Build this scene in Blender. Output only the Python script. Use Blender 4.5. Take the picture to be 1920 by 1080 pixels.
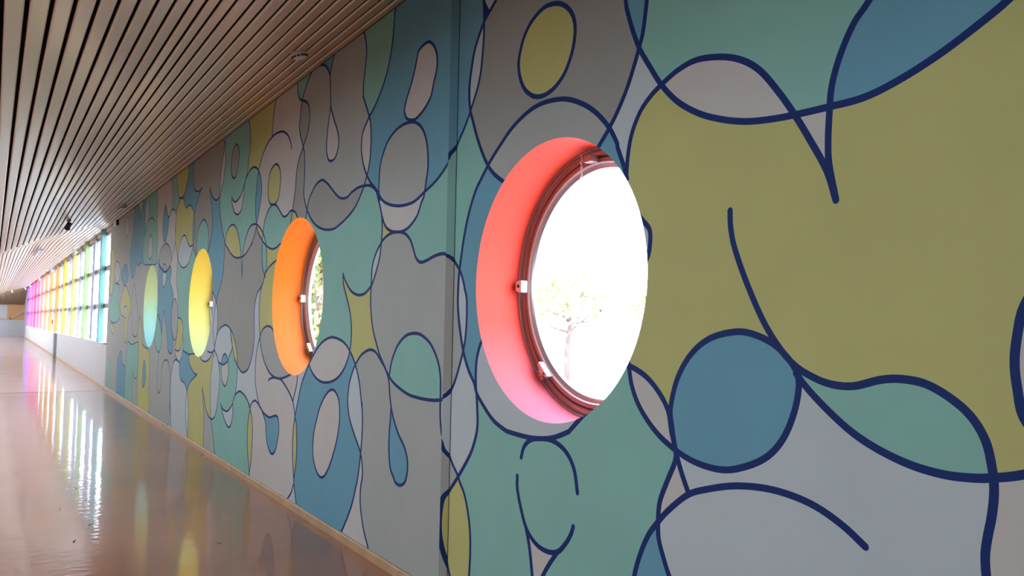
import bpy, bmesh, math, random
from mathutils import Vector, Matrix
from mathutils.geometry import delaunay_2d_cdt

for o in list(bpy.data.objects):
    bpy.data.objects.remove(o)
SC = bpy.context.scene
COL = SC.collection
R = math.radians

# ------------------------------------------------------------------ camera
CAM_H = 1.587
cam_data = bpy.data.cameras.new('camera')
cam = bpy.data.objects.new('camera', cam_data)
COL.objects.link(cam)
SC.camera = cam
cam_data.sensor_width = 36.0
cam_data.lens = 36.0 * 1473.032 / 1920.0
cam_data.clip_start = 0.05
cam_data.clip_end = 600
cam.matrix_world = Matrix.Translation((0, 0, CAM_H)) @ Matrix((((0.833615,-0.043037,-0.550666),(-0.552016,-0.030482,-0.833276),(0.019077,0.998608,-0.049167)))).to_4x4()

# ------------------------------------------------------------------ sky, sun, exposure
world = bpy.data.worlds.new('World')
SC.world = world
world.use_nodes = True
wn, wl = world.node_tree.nodes, world.node_tree.links
wn.clear()
wout = wn.new('ShaderNodeOutputWorld')
wbg = wn.new('ShaderNodeBackground')
sky = wn.new('ShaderNodeTexSky')
sky.sky_type = 'NISHITA'
sky.sun_disc = False
sky.sun_elevation = R(58)
sky.sun_rotation = R(250)
wmix = wn.new('ShaderNodeMix')
wmix.data_type = 'RGBA'
wmix.inputs['Factor'].default_value = 0.72
wl.new(sky.outputs['Color'], wmix.inputs['A'])
wmix.inputs['B'].default_value = (0.90, 0.96, 1.08, 1)      # thin bright cloud over the blue
wl.new(wmix.outputs['Result'], wbg.inputs['Color'])
wbg.inputs['Strength'].default_value = 11.0
wl.new(wbg.outputs['Background'], wout.inputs['Surface'])

sun_data = bpy.data.lights.new('sun', 'SUN')
sun_data.energy = 45.0
sun_data.angle = R(1.0)
sun_data.color = (1.0, 0.98, 0.95)
sun = bpy.data.objects.new('sun', sun_data)
COL.objects.link(sun)
sun.rotation_euler = Vector((0.62, 0.12, -0.95)).to_track_quat('-Z', 'Y').to_euler()

SC.view_settings.view_transform = 'Standard'
SC.view_settings.look = 'None'
SC.view_settings.exposure = 0.0
SC.view_settings.gamma = 1.0
SC.view_settings.use_curve_mapping = False
SC.cycles.max_bounces = 10
SC.cycles.diffuse_bounces = 6
SC.cycles.glossy_bounces = 5
SC.cycles.transparent_max_bounces = 16
SC.cycles.caustics_reflective = False
SC.cycles.caustics_refractive = False
SC.cycles.sample_clamp_indirect = 3.0


BACK_Y = -2.0
LEFT_W = 0.8
LEFT_FILL_POWER = 66.0


def portal(name, centre, sx, sy, normal, shape='RECTANGLE'):
    d = bpy.data.lights.new(name, 'AREA')
    d.shape = shape
    d.size, d.size_y = sx, sy
    d.cycles.is_portal = True
    o = bpy.data.objects.new(name, d)
    COL.objects.link(o)
    o.location = centre
    o.rotation_euler = Vector(normal).to_track_quat('-Z', 'Z').to_euler()
    return o


# sky light enters only through the right-hand windows; these portals mark them for Cycles
portal('window_portal', (2.62, 45.0, 2.35), 50.0, 2.9, (-1, 0, 0))
# added mural fill: one area lamp per made-up opening in the unseen left wall
LEFT_FILL_BAYS = [BACK_Y + 4.0 * k for k in range(19)]
for wy in LEFT_FILL_BAYS:
    ld = bpy.data.lights.new('left_fill', 'AREA')
    ld.shape = 'RECTANGLE'
    ld.size, ld.size_y = LEFT_W, 0.45
    ld.energy = LEFT_FILL_POWER * (1.0 if wy < 40 else 2.2)
    ld.color = (0.79, 0.92, 1.0)
    lo = bpy.data.objects.new('left_fill', ld)
    COL.objects.link(lo)
    lo.location = (-2.66, wy, 1.86)
    lo.rotation_euler = Vector((1, 0, -0.3)).to_track_quat('-Z', 'Z').to_euler()

# ------------------------------------------------------------------ materials
MATS = {}


def mat(name, color, rough=0.5, metal=0.0, spec=0.5, vary=0.0, vscale=3.0, bump=0.0, bscale=20.0, coat=0.0):
    if name in MATS:
        return MATS[name]
    m = bpy.data.materials.new(name)
    MATS[name] = m
    m.use_nodes = True
    n, l = m.node_tree.nodes, m.node_tree.links
    b = n['Principled BSDF']
    b.inputs['Base Color'].default_value = (*color, 1)
    b.inputs['Roughness'].default_value = rough
    b.inputs['Metallic'].default_value = metal
    b.inputs['Specular IOR Level'].default_value = spec
    b.inputs['Coat Weight'].default_value = coat
    tc = n.new('ShaderNodeTexCoord')
    if vary > 0:
        t = n.new('ShaderNodeTexNoise')
        t.inputs['Scale'].default_value = vscale
        t.inputs['Detail'].default_value = 4
        l.new(tc.outputs['Object'], t.inputs['Vector'])
        r = n.new('ShaderNodeMapRange')
        r.inputs['From Min'].default_value = 0.3
        r.inputs['From Max'].default_value = 0.7
        r.inputs['To Min'].default_value = 1 - vary
        r.inputs['To Max'].default_value = 1 + vary
        l.new(t.outputs['Fac'], r.inputs['Value'])
        mx = n.new('ShaderNodeMix')
        mx.data_type = 'RGBA'
        mx.blend_type = 'MULTIPLY'
        mx.inputs['Factor'].default_value = 1
        mx.inputs['A'].default_value = (*color, 1)
        l.new(r.outputs['Result'], mx.inputs['B'])
        l.new(mx.outputs['Result'], b.inputs['Base Color'])
    if bump > 0:
        t2 = n.new('ShaderNodeTexNoise')
        t2.inputs['Scale'].default_value = bscale
        t2.inputs['Detail'].default_value = 3
        l.new(tc.outputs['Object'], t2.inputs['Vector'])
        bp = n.new('ShaderNodeBump')
        bp.inputs['Strength'].default_value = bump
        bp.inputs['Distance'].default_value = 0.02
        l.new(t2.outputs['Fac'], bp.inputs['Height'])
        l.new(bp.outputs['Normal'], b.inputs['Normal'])
    return m


def ramp_mat(name, z0, z1, stops, rough=0.5):
    """paint that changes hue with height, as on the window linings"""
    m = bpy.data.materials.new(name)
    m.use_nodes = True
    n, l = m.node_tree.nodes, m.node_tree.links
    b = n['Principled BSDF']
    b.inputs['Roughness'].default_value = rough
    b.inputs['Specular IOR Level'].default_value = 0.1
    tc = n.new('ShaderNodeTexCoord')
    sep = n.new('ShaderNodeSeparateXYZ')
    l.new(tc.outputs['Object'], sep.inputs['Vector'])
    mr = n.new('ShaderNodeMapRange')
    mr.inputs['From Min'].default_value = z0
    mr.inputs['From Max'].default_value = z1
    l.new(sep.outputs['Z'], mr.inputs['Value'])
    cr = n.new('ShaderNodeValToRGB')
    while len(cr.color_ramp.elements) < len(stops):
        cr.color_ramp.elements.new(0.5)
    for e, (p, c) in zip(cr.color_ramp.elements, stops):
        e.position = p
        e.color = (*c, 1)
    l.new(mr.outputs['Result'], cr.inputs['Fac'])
    l.new(cr.outputs['Color'], b.inputs['Base Color'])
    return m


def glass_mat():
    m = bpy.data.materials.new('window_glass')
    m.use_nodes = True
    n, l = m.node_tree.nodes, m.node_tree.links
    n.clear()
    out = n.new('ShaderNodeOutputMaterial')
    tr = n.new('ShaderNodeBsdfTransparent')
    tr.inputs['Color'].default_value = (0.93, 0.95, 0.95, 1)
    gl = n.new('ShaderNodeBsdfGlossy')
    gl.inputs['Roughness'].default_value = 0.02
    lw = n.new('ShaderNodeLayerWeight')
    lw.inputs['Blend'].default_value = 0.5
    pw = n.new('ShaderNodeMath')
    pw.operation = 'POWER'
    pw.inputs[1].default_value = 5.0
    l.new(lw.outputs['Facing'], pw.inputs[0])
    fr = n.new('ShaderNodeMapRange')
    fr.inputs['To Min'].default_value = 0.03
    fr.inputs['To Max'].default_value = 0.3
    l.new(pw.outputs['Value'], fr.inputs['Value'])
    mx = n.new('ShaderNodeMixShader')
    l.new(fr.outputs['Result'], mx.inputs['Fac'])
    l.new(tr.outputs['BSDF'], mx.inputs[1])
    l.new(gl.outputs['BSDF'], mx.inputs[2])
    l.new(mx.outputs['Shader'], out.inputs['Surface'])
    return m


GLASS = glass_mat()
PAINT = {
    'N': mat('mural_navy', (0.011, 0.036, 0.20), 0.6, spec=0.2, bump=0.05, bscale=60),
    'Y': mat('mural_olive_yellow', (0.620, 0.635, 0.260), 0.6, spec=0.25, vary=0.03, bump=0.05, bscale=60),
    'B': mat('mural_blue', (0.178, 0.450, 0.620), 0.6, spec=0.25, vary=0.03, bump=0.05, bscale=60),
    'T': mat('mural_sea_green', (0.300, 0.635, 0.575), 0.6, spec=0.25, vary=0.03, bump=0.05, bscale=60),
    'D': mat('mural_mid_grey', (0.400, 0.425, 0.415), 0.6, spec=0.25, vary=0.03, bump=0.05, bscale=60),
    'G': mat('mural_grey', (0.480, 0.535, 0.535), 0.6, spec=0.25, vary=0.03, bump=0.05, bscale=60),
    'L': mat('mural_pale_blue_grey', (0.620, 0.730, 0.800), 0.6, spec=0.25, vary=0.03, bump=0.05, bscale=60),
    'K': mat('mural_warm_white', (0.680, 0.685, 0.685), 0.6, spec=0.25, vary=0.03, bump=0.05, bscale=60),
}


# ------------------------------------------------------------------ helpers
def link(name, me, m=None, parent=None):
    o = bpy.data.objects.new(name, me)
    COL.objects.link(o)
    if m is not None:
        for x in (m if isinstance(m, (list, tuple)) else [m]):
            me.materials.append(x)
    if parent is not None:
        o.parent = parent
    return o


def obj(name, bm, m=None, parent=None, smooth=False):
    me = bpy.data.meshes.new(name)
    bm.normal_update()
    bm.to_mesh(me)
    bm.free()
    if smooth:
        for p in me.polygons:
            p.use_smooth = True
        me.set_sharp_from_angle(angle=R(38))
    return link(name, me, m, parent)


def empty(name, loc=(0, 0, 0)):
    o = bpy.data.objects.new(name, None)
    COL.objects.link(o)
    o.location = loc
    o.empty_display_size = 0.1
    return o


def struct(o):
    o['kind'] = 'structure'
    return o


def tag(o, label, cat, group=None):
    o['label'] = label
    o['category'] = cat
    if group:
        o['group'] = group
    return o


def box(bm, x0, x1, y0, y1, z0, z1):
    v = [bm.verts.new((x, y, z)) for x in (x0, x1) for y in (y0, y1) for z in (z0, z1)]
    for f in ((0, 1, 3, 2), (4, 6, 7, 5), (0, 4, 5, 1), (2, 3, 7, 6), (0, 2, 6, 4), (1, 5, 7, 3)):
        bm.faces.new([v[i] for i in f])
    return v


def prism(bm, pts0, pts1):
    """closed solid between two matching rings of points"""
    a = [bm.verts.new(p) for p in pts0]
    b = [bm.verts.new(p) for p in pts1]
    n = len(a)
    for i in range(n):
        bm.faces.new((a[i], a[(i + 1) % n], b[(i + 1) % n], b[i]))
    bm.faces.new(a[::-1])
    bm.faces.new(b)


def bevel(bm, w, seg=2):
    bmesh.ops.bevel(bm, geom=bm.edges[:], offset=w, segments=seg, affect='EDGES', profile=0.6)


def tube(bm, pts, rad, seg=8, cap=True):
    pts = [Vector(p) for p in pts]
    rings = []
    for i, p in enumerate(pts):
        d = (pts[min(i + 1, len(pts) - 1)] - pts[max(i - 1, 0)]).normalized()
        a = d.orthogonal().normalized() if i == 0 else (rings[-1][1] - d * rings[-1][1].dot(d)).normalized()
        b = d.cross(a)
        r = rad[i] if isinstance(rad, (list, tuple)) else rad
        rings.append(([bm.verts.new(p + (a * math.cos(2 * math.pi * k / seg) + b * math.sin(2 * math.pi * k / seg)) * r) for k in range(seg)], a))
    for (r0, _), (r1, _) in zip(rings, rings[1:]):
        for k in range(seg):
            bm.faces.new((r0[k], r0[(k + 1) % seg], r1[(k + 1) % seg], r1[k]))
    if cap:
        bm.faces.new(rings[0][0][::-1])
        bm.faces.new(rings[-1][0])


def lathe_x(bm, prof, seg=96):
    """revolve closed profile [(radius, x)] about the X axis"""
    n = len(prof)
    g = [[bm.verts.new((x, r * math.cos(2 * math.pi * k / seg), r * math.sin(2 * math.pi * k / seg))) for r, x in prof] for k in range(seg)]
    for k in range(seg):
        for i in range(n):
            bm.faces.new((g[k][i], g[(k + 1) % seg][i], g[(k + 1) % seg][(i + 1) % n], g[k][(i + 1) % n]))


def lathe_z(bm, prof, seg=32, loc=(0, 0, 0)):
    """revolve open profile [(radius, z)] about Z, closing at the poles"""
    g = []
    for r, z in prof:
        if r < 1e-6:
            g.append([bm.verts.new((loc[0], loc[1], loc[2] + z))])
        else:
            g.append([bm.verts.new((loc[0] + r * math.cos(2 * math.pi * k / seg), loc[1] + r * math.sin(2 * math.pi * k / seg), loc[2] + z)) for k in range(seg)])
    for a, b in zip(g, g[1:]):
        for k in range(seg):
            k2 = (k + 1) % seg
            if len(a) == 1 and len(b) == 1:
                continue
            if len(a) == 1:
                bm.faces.new((a[0], b[k2], b[k]))
            elif len(b) == 1:
                bm.faces.new((a[k], a[k2], b[0]))
            else:
                bm.faces.new((a[k], a[k2], b[k2], b[k]))


# ------------------------------------------------------------------ hall dimensions (metres)
WX = 2.2            # face of the far mural wall and of the window wall
STEP = 0.039        # the near wall panel stands back by this much
FOLD_Y = 4.007
WALL_TOP = 3.738
MURAL_END = 19.97
HALL_END = 69.6
FAR_WALL = 75.0
BACK = -5.0
LEFT = -2.6
ROUND_R = 0.685
ROUND_Z = 1.816
ROUND_Y = [3.066, 6.745, 10.506, 14.267]


def sstep(a, b, x):
    t = min(1, max(0, (x - a) / (b - a)))
    return t * t * (3 - 2 * t)


PROFILE = [(-2.8, 0.62), (-1.3, 0.66), (-0.02, 1.283), (0.78, 1.708), (0.86, 1.742), (0.95, 1.766), (2.26, 2.166)]


def ceil_z(x, y):
    """underside of the slatted ceiling"""
    for (xa, za), (xb, zb) in zip(PROFILE, PROFILE[1:]):
        if x <= xb:
            break
    z = za + (zb - za) * (x - xa) / (xb - xa) + CAM_H
    g = min(1, max(0, (2.05 - x) / 0.9))
    z -= 0.10 * g * (sstep(12.5, 18.3, y) - sstep(18.5, 19.5, y))
    z += 0.17 * g * sstep(19.2, 24.5, y) + 0.17 * (1 - g) * min(1, max(0, (y - 20) / 49))
    return z


# ------------------------------------------------------------------ mural wall
# painted lines in millimetres on the unfolded wall: t runs away from the fold, z up from the floor
LINES = [
    (1, 25, (-1011,3169,-922,3186,-843,3171,-773,3135,-726,3086,-697,3031,-680,2965,-693,2891,-734,2818,-796,2768,-855,2744,-924,2738,-1001,2755,-1070,2797,-1115,2853,-1144,2915,-1156,2982,-1150,3036,-1125,3086,-1077,3134)),
    (0, 25, (-1311,1232,-1246,1184,-1169,1121,-1149,1107,-1047,1070,-951,1051,-827,1042,-659,1047,-608,1055,-512,1086,-420,1142,-329,1216,-293,1276,-231,1341,-169,1443,-120,1584,-96,1701,-95,1804,-101,1886,-118,1967,-149,2093,-194,2217,-263,2340,-332,2411,-400,2474,-458,2519,-519,2561,-629,2630,-775,2684,-914,2700,-1078,2680,-1212,2628,-1319,2561,-1413,2472,-1468,2390,-1468,2378,-1510,2290,-1534,2228)),
    (0, 25, (-423,1524,-364,1499,-325,1425,-313,1356,-314,1268,-326,1206,-337,1124,-341,1038,-316,957,-262,867,-143,735,-39,632,-11,589,-1,525,2,439,-6,348,-32,245,-72,162,-154,67,-303,-89)),
    (0, 21, (-325,3950,-311,3611,-303,3505,-310,3426,-318,3362,-321,3290,-323,3218,-313,3119,-298,3022,-272,2947,-240,2893,-202,2835,-179,2799,-121,2728,-61,2666,-11,2598,15,2552,105,2492,204,2447,319,2411,452,2369,566,2360,699,2367,839,2393,958,2438,1053,2518,1149,2576,1216,2630,1294,2720,1347,2833,1353,2913,1330,2987,1261,3045,1223,3075,1140,3121,1059,3185,968,3276,902,3383,865,3484,844,3595,835,3691,817,3740,810,3774,786,3950)),
    (0, 25, (-824,3950,-573,3497,-512,3431,-443,3380,-389,3344,-325,3299,-279,3247,-223,3160,-193,3065,-176,2986,-174,2909,-188,2823,-215,2766,-274,2646,-336,2545,-395,2470,-462,2411,-552,2359,-622,2325)),
    (0, 25, (-299,3476,-308,3435,-331,3388,-364,3343)),
    (0, 25, (-1654,3950,-1650,3242,-1649,3105,-1643,2970,-1636,2915,-1621,2834,-1601,2782,-1573,2715,-1524,2618,-1465,2532,-1413,2472,-1351,2412,-1295,2361)),
    (0, 25, (-1553,3950,-1519,3487,-1489,3237,-1511,3015,-1527,2950,-1562,2857,-1605,2769,-1671,2672,-1735,2585,-1826,2495,-1940,2422,-2059,2373,-2171,2342,-2287,2327,-2385,2322,-2507,2320,-2628,2322,-2741,2348,-2861,2392,-2964,2442,-3047,2489,-3150,2566,-3279,2689,-3358,2900,-3385,3278,-3384,3816,-3383,3950)),
    (0, 25, (-1528,2235,-1538,2331,-1561,2419,-1610,2500,-1673,2553,-1735,2585,-1824,2620,-1924,2635,-2045,2614,-2146,2574,-2230,2512,-2309,2416,-2374,2323,-2437,2220,-2497,2112,-2530,2012)),
    (0, 25, (-2918,3950,-2868,3346,-2818,2985,-2751,2754,-2647,2625,-2593,2567,-2545,2477,-2516,2388,-2507,2303,-2502,2207,-2506,2128,-2530,2012)),
    (0, 25, (-2097,2027,-2100,1967,-2119,1888,-2174,1760,-2245,1627,-2312,1536,-2376,1476,-2447,1441,-2515,1423,-2590,1423,-2678,1448,-2744,1455,-2815,1446,-2883,1413,-2940,1367,-2977,1307,-2993,1239,-2998,1177,-2992,1112,-2981,1054,-2974,1003,-2976,948,-2984,894,-3014,725,-3025,500,-3006,-15,-3005,-80)),
    (0, 25, (-2381,1450,-2427,1401,-2506,1335,-2589,1278,-2677,1237,-2775,1208,-2866,1197,-2938,1200,-2993,1209,-3071,1231,-3168,1276,-3301,1343,-3428,1360,-3514,1260,-3551,1082,-3526,642,-3471,-30,-3469,-80)),
    (0, 25, (-1900,971,-1860,1050,-1831,1128,-1813,1208,-1804,1280,-1839,1397,-1908,1493,-2001,1556,-2115,1583,-2199,1578,-2290,1545,-2355,1493,-2391,1446)),
    (0, 25, (-1535,1534,-1558,1434,-1580,1347,-1630,1263,-1724,1177,-1828,1122,-1940,1088,-2069,1082,-2178,1112,-2269,1161,-2334,1233,-2376,1326,-2392,1407,-2386,1455)),
    (0, 25, (-1494,1437,-1562,1432,-1659,1396,-1737,1337,-1790,1268,-1810,1187,-1831,1123,-1831,1077,-1786,987,-1750,907,-1741,832,-1745,760,-1776,685,-1805,631,-1863,547,-1986,352,-2040,90,-2016,-109)),
    (0, 25, (-2628,941,-2552,988,-2457,1027,-2356,1046,-2247,1049,-2119,1033,-1993,998,-1900,961,-1802,886,-1737,821,-1684,757,-1639,671,-1606,577,-1579,440,-1556,239,-1618,49,-1682,-110)),
    (1, 25, (-3186,1750,-3121,1732,-3076,1664,-3059,1588,-3052,1518,-3058,1449,-3073,1375,-3122,1319,-3174,1300,-3226,1372,-3256,1515,-3242,1669)),
    (0, 25, (-770,935,-794,991,-851,1032,-929,1048,-1016,1053,-1100,1033,-1162,993,-1203,933,-1225,844)),
    (0, 25, (-739,838,-742,772,-781,674,-830,593,-911,541,-999,528,-1082,545,-1142,596,-1181,647,-1199,687)),
    (0, 25, (-818,610,-855,515,-884,382,-907,237,-947,74,-932,-155)),
    (0, 25, (-1088,550,-1022,475,-970,405,-875,252,-741,82,-724,-132)),
    (0, 25, (-1600,2072,-1630,2041,-1674,1997,-1679,1942,-1667,1888,-1636,1846)),
    (0, 21, (1640,1962,1590,1906,1489,1836,1401,1805,1309,1793,1213,1803,1129,1839,1092,1862,1029,1946,976,2041,953,2144,944,2234,957,2321,984,2386,1034,2466,1068,2517,1164,2565,1276,2581,1392,2584,1510,2567,1510,2569,1600,2541,1695,2542,1780,2564,1869,2609,1899,2627,2038,2707,2164,2753,2305,2734,2390,2687,2460,2637,2511,2552,2537,2463,2540,2406)),
    (0, 21, (984,2386,942,2308,887,2247,799,2209,688,2193,608,2194,519,2215,421,2270,364,2347,330,2387,305,2478,286,2558,297,2671,332,2761,390,2828,467,2873,545,2892,650,2899,772,2882,882,2837,964,2759,1010,2674,1019,2576,1019,2508,995,2443)),
    (0, 21, (1638,1960,1638,1920,1614,1863,1554,1782,1488,1682,1456,1609,1442,1535,1445,1457,1465,1384,1505,1314,1578,1241,1681,1180,1803,1142,1917,1125,2020,1122,2144,1140,2259,1186,2337,1242)),
    (1, 21, (-167,1802,-195,1736,-199,1625,-189,1519,-169,1448,-130,1361,-83,1272,-43,1218,-2,1173,55,1153,183,1141,346,1141,496,1153,682,1201,781,1252,855,1313,932,1381,996,1463,1055,1553,1093,1658,1108,1757,1104,1888,1093,1993,1038,2076,953,2144,883,2177,799,2194,695,2194,594,2176,514,2132,467,2077,419,2006,356,1975,273,1981,181,2000,81,2009,-3,1996,-51,1956,-117,1896,-161,1822)),
    (0, 21, (963,-80,1027,54,1119,170,1185,314,1193,435,1165,550,1211,679,1325,788,1434,903,1475,1028,1453,1146,1408,1226,1346,1294,1253,1362,1145,1400,1068,1409,992,1393,915,1346,825,1285,771,1212,752,1126,726,1048,681,972,609,889,527,827,479,767,463,704,472,648,501,599,564,571,630,576,658,600,716,658,743,763,743,878,730,995,727,1059)),
    (0, 21, (767,1253,744,1330,694,1408,631,1467,530,1518,417,1534,319,1525,212,1484,141,1428,87,1357,62,1286,58,1245,56,1168,54,1065,35,970,6,923,-10,872,-37,835,-84,786,-143,735,-160,708,-212,654,-255,569,-284,469,-293,356,-285,220,-260,98,-183,-41,-171,-80)),
    (1, 21, (321,3353,406,3350,461,3325,489,3258,535,3166,601,3077,631,3025,642,2986,606,2931,539,2905,469,2899,359,2935,273,2993,236,3073,205,3137,196,3200,217,3267,260,3319)),
    (0, 21, (1495,3950,1413,3791,1362,3732,1320,3643,1305,3559,1317,3497,1347,3340,1345,3260,1349,3254,1223,3075,1194,3005,1180,2906,1186,2779,1212,2694,1241,2647,1270,2599,1315,2547,1433,2451,1567,2393,1707,2353,1707,2354,1845,2326,2006,2330,2160,2356,2307,2406,2411,2467,2511,2546,2579,2634,2613,2714,2608,2760,2602,2875,2614,2993,2629,3066,2664,3119,2753,3242,2784,3319,2775,3377,2752,3503,2721,3556,2625,3657,2520,3727,2465,3761,2283,3950)),
    (0, 21, (2896,3950,2878,3750,2872,3713,2857,3648,2804,3575,2719,3539,2629,3511,2555,3459,2523,3394,2516,3323,2522,3295,2565,3211,2664,3119,2743,3050,2798,2976,2827,2897,2835,2791,2848,2745,2877,2659,2905,2573,2935,2498,2949,2457)),
    (0, 21, (1844,3950,1949,3753,1976,3723,2028,3644,2046,3583,2036,3504,2017,3337,2045,3229,2074,3120,2083,3013,2066,2945,2024,2894,1978,2878,1905,2879,1851,2912,1819,2965,1817,3028,1852,3103,1916,3185,1999,3300,2022,3359)),
    (0, 21, (2043,3572,2071,3617,2121,3669,2194,3714,2267,3733,2320,3760,2344,3792,2415,3950)),
    (0, 21, (3441,3950,3504,3752,3553,3659,3584,3548,3592,3471,3605,3388)),
    (0, 21, (2984,3162,3020,3226,3105,3304,3219,3358,3334,3384,3481,3394,3608,3383,3759,3345,3888,3274,3972,3194,4024,3134,4073,3046,4093,2918,4101,2844,4091,2705,4063,2614,4049,2565,3980,2490,3853,2412,3708,2341,3570,2299,3461,2281,3336,2288,3217,2316)),
    (0, 21, (6202,3243,6092,3150,5939,3070,5821,3042,5733,3049,5650,3076,5594,3138,5503,3241,5457,3355,5443,3405,5436,3498,5448,3579,5486,3665,5555,3725,5630,3798,5724,3950)),
    (0, 21, (5355,3950,5423,3758,5439,3730,5464,3682,5505,3605,5568,3531,5607,3431,5645,3331,5662,3227,5660,3141,5659,3067,5642,2958,5612,2860,5505,2691,5403,2577,5305,2477,5172,2406,5024,2340,4883,2296,4749,2278,4584,2275,4428,2296,4281,2351,4156,2415,4233,2368,4098,2474,4039,2577,3970,2699,3915,2820,3899,2885,3914,2968,3968,3064,4073,3145,4188,3184,4301,3188,4412,3160,4533,3085,4574,2990,4577,2976,4600,2885,4655,2797,4733,2763,4816,2758,4934,2792,4977,2824,5044,2887,5075,2941,5092,2999)),
    (0, 21, (4647,3950,4507,3758,4468,3725,4413,3633,4389,3509,4391,3391,4436,3280,4440,3242,4488,3140,4565,3056,4629,3002,4730,2942,4838,2917,4932,2911,5033,2946,5096,2999)),
    (1, 21, (4947,3562,5041,3552,5112,3499,5152,3434,5167,3360,5150,3281,5102,3223,5039,3193,4971,3193,4901,3232,4863,3301,4835,3371,4823,3418,4851,3488,4896,3540)),
    (0, 21, (4527,2051,4547,2133,4578,2229,4621,2342,4680,2447,4768,2552,4873,2630,5003,2665,5148,2651,5260,2591,5323,2488,5334,2366,5339,2223,5359,2147,5425,2032,5556,1911,5640,1819,5686,1762,5707,1683,5737,1593,5743,1488,5703,1383,5641,1270,5601,1230,5485,1178,5411,1119,5283,1100,5200,1097,5101,1114,4988,1149,4937,1205,4868,1257,4827,1307,4857,1378,4905,1445,4932,1504)),
    (0, 21, (4527,2051,4529,2155,4533,2227,4521,2335,4465,2440,4426,2474,4380,2519,4260,2578,4112,2584,3989,2559,3864,2500,3764,2431,3699,2360,3670,2299,3646,2233,3645,2148,3657,2097,3695,2040)),
    (0, 21, (3510,2712,3599,2735,3662,2801,3680,2863,3678,2941,3634,3033,3552,3079,3436,3093,3337,3045,3288,2967,3289,2886,3310,2794,3355,2737,3425,2711,3510,2712)),
    (0, 21, (3670,2020,3746,2088,3788,2156,3810,2243,3817,2343,3808,2422,3795,2500,3759,2576,3678,2653,3563,2705,3478,2707,3380,2686,3292,2635,3195,2574,3133,2555,3046,2561,2972,2586,2906,2586,2830,2564,2771,2522,2722,2476)),
    (0, 21, (3221,2174,3343,2163,3466,2138,3591,2100,3684,2046,3763,1952,3916,1877,3988,1792,4013,1698,4001,1565,3981,1451,4001,1324,4070,1195,4181,1101,4328,1062,4447,1069,4574,1115,4691,1173,4705,1172,4796,1284,4876,1378,4930,1489)),
    (0, 21, (3771,1959,3821,1861,3845,1737,3828,1599,3788,1462,3761,1371,3668,1258,3547,1168,3411,1107,3262,1079,3140,1075,2986,1094,2803,1134,2697,1167)),
    (0, 21, (3306,1471,3352,1507,3429,1538,3548,1549,3677,1522,3771,1455,3870,1315,3902,1196,3899,1078,3872,961,3788,844,3711,774,3651,748,3537,715,3385,700,3283,719,3183,736,3121,721,3091,665,3088,600,3118,513,3168,428,3254,379,3349,396,3431,459,3473,541,3493,619,3555,688,3676,764)),
    (0, 21, (4075,760,4035,706,3960,625,3928,498,3925,411,3943,208,3988,96,3978,52,3959,-80)),
    (0, 21, (3961,-80,3989,63,4021,163,4072,268,4109,416,4099,570,4047,696,4013,759,3912,807,3818,806,3722,773,3639,742)),
    (0, 21, (5234,648,5146,607,4984,596,4872,624,4740,694,4700,745,4618,813,4479,855,4373,851,4232,822,4126,777,4081,746,4044,714)),
    (0, 21, (5246,657,5198,612,5070,506,4944,452,4835,438,4756,483,4712,568,4711,687,4722,705)),
    (0, 21, (3456,1035,3405,1057,3261,1076,3081,1072,2960,1033,2823,973,2724,907,2684,859,2649,783,2608,720,2588,610,2577,500,2591,386,2624,274,2628,223,2681,140,2765,74,2833,21,2911,-80)),
    (0, 21, (2625,1154,2624,1108,2640,1045,2693,955,2721,907)),
    (0, 21, (2497,-80,2541,55,2584,136,2617,208,2632,261,2658,347,2682,456,2690,569,2677,706,2649,783,2614,866,2512,1065,2421,1166,2345,1242,2240,1323,2136,1391,2019,1443,1889,1474,1789,1478,1663,1464,1553,1435,1458,1384,1377,1320,1323,1260,1267,1169,1222,1041,1206,996,1213,1038,1192,916,1195,780,1211,673,1228,583,1253,486,1267,453,1338,303,1429,177,1508,83,1556,34,1624,-80)),
    (1, 21, (2055,914,2115,818,2168,717,2186,608,2173,519,2111,434,2031,390,1970,384,1899,411,1805,498,1718,621,1658,738,1627,846,1627,930,1654,1012,1713,1062,1784,1079,1868,1060,1965,1001)),
    (0, 21, (6635,3308,6761,3284,6922,3294,7066,3337,7163,3411,7206,3569,7214,3692,7208,3740,7220,3803,7236,3950)),
    (0, 21, (6647,3304,6732,3269,6850,3190,6972,3116,7025,3033,7051,2947,6981,2832,6969,2725,7036,2635,7044,2577,6926,2485,6756,2358)),
    (0, 21, (6202,3243,6164,3159,6073,3037,6017,2904,5991,2819,5994,2694,6065,2552,6144,2459,6208,2408)),
    (0, 21, (6472,2880,6327,2826,6213,2731,6170,2616,6177,2512,6217,2392)),
    (0, 21, (6472,2880,6632,2845,6773,2754,6833,2643,6820,2496,6768,2428)),
    (0, 21, (7582,3950,7563,3786,7538,3651,7590,3534,7717,3407,7830,3358,8049,3348,8190,3405,8299,3538,8368,3713,8406,3818,8435,3950)),
    (0, 21, (7968,3341,8107,3316,8251,3223,8304,3157,8325,3093,8342,2930,8307,2763,8382,2638,8481,2539,8534,2462)),
    (0, 21, (8048,3345,7887,3331,7787,3296,7677,3200,7577,3151,7462,3169,7345,3164,7223,3122,7078,3021,7116,2845,7102,2695,7044,2577)),
    (0, 21, (7056,2595,7252,2589,7393,2646,7528,2737,7656,2779,7807,2760,7948,2683,8026,2593,8058,2511,8013,2445,7957,2409,7787,2343,7628,2319,7451,2331,7284,2377,7237,2434,7110,2510,7045,2583)),
    (0, 21, (8307,2763,8193,2611,8069,2486,8022,2445)),
    (0, 21, (5838,1940,5702,1862,5638,1808,5573,1740,5536,1646,5531,1542,5563,1402,5633,1291)),
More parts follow.
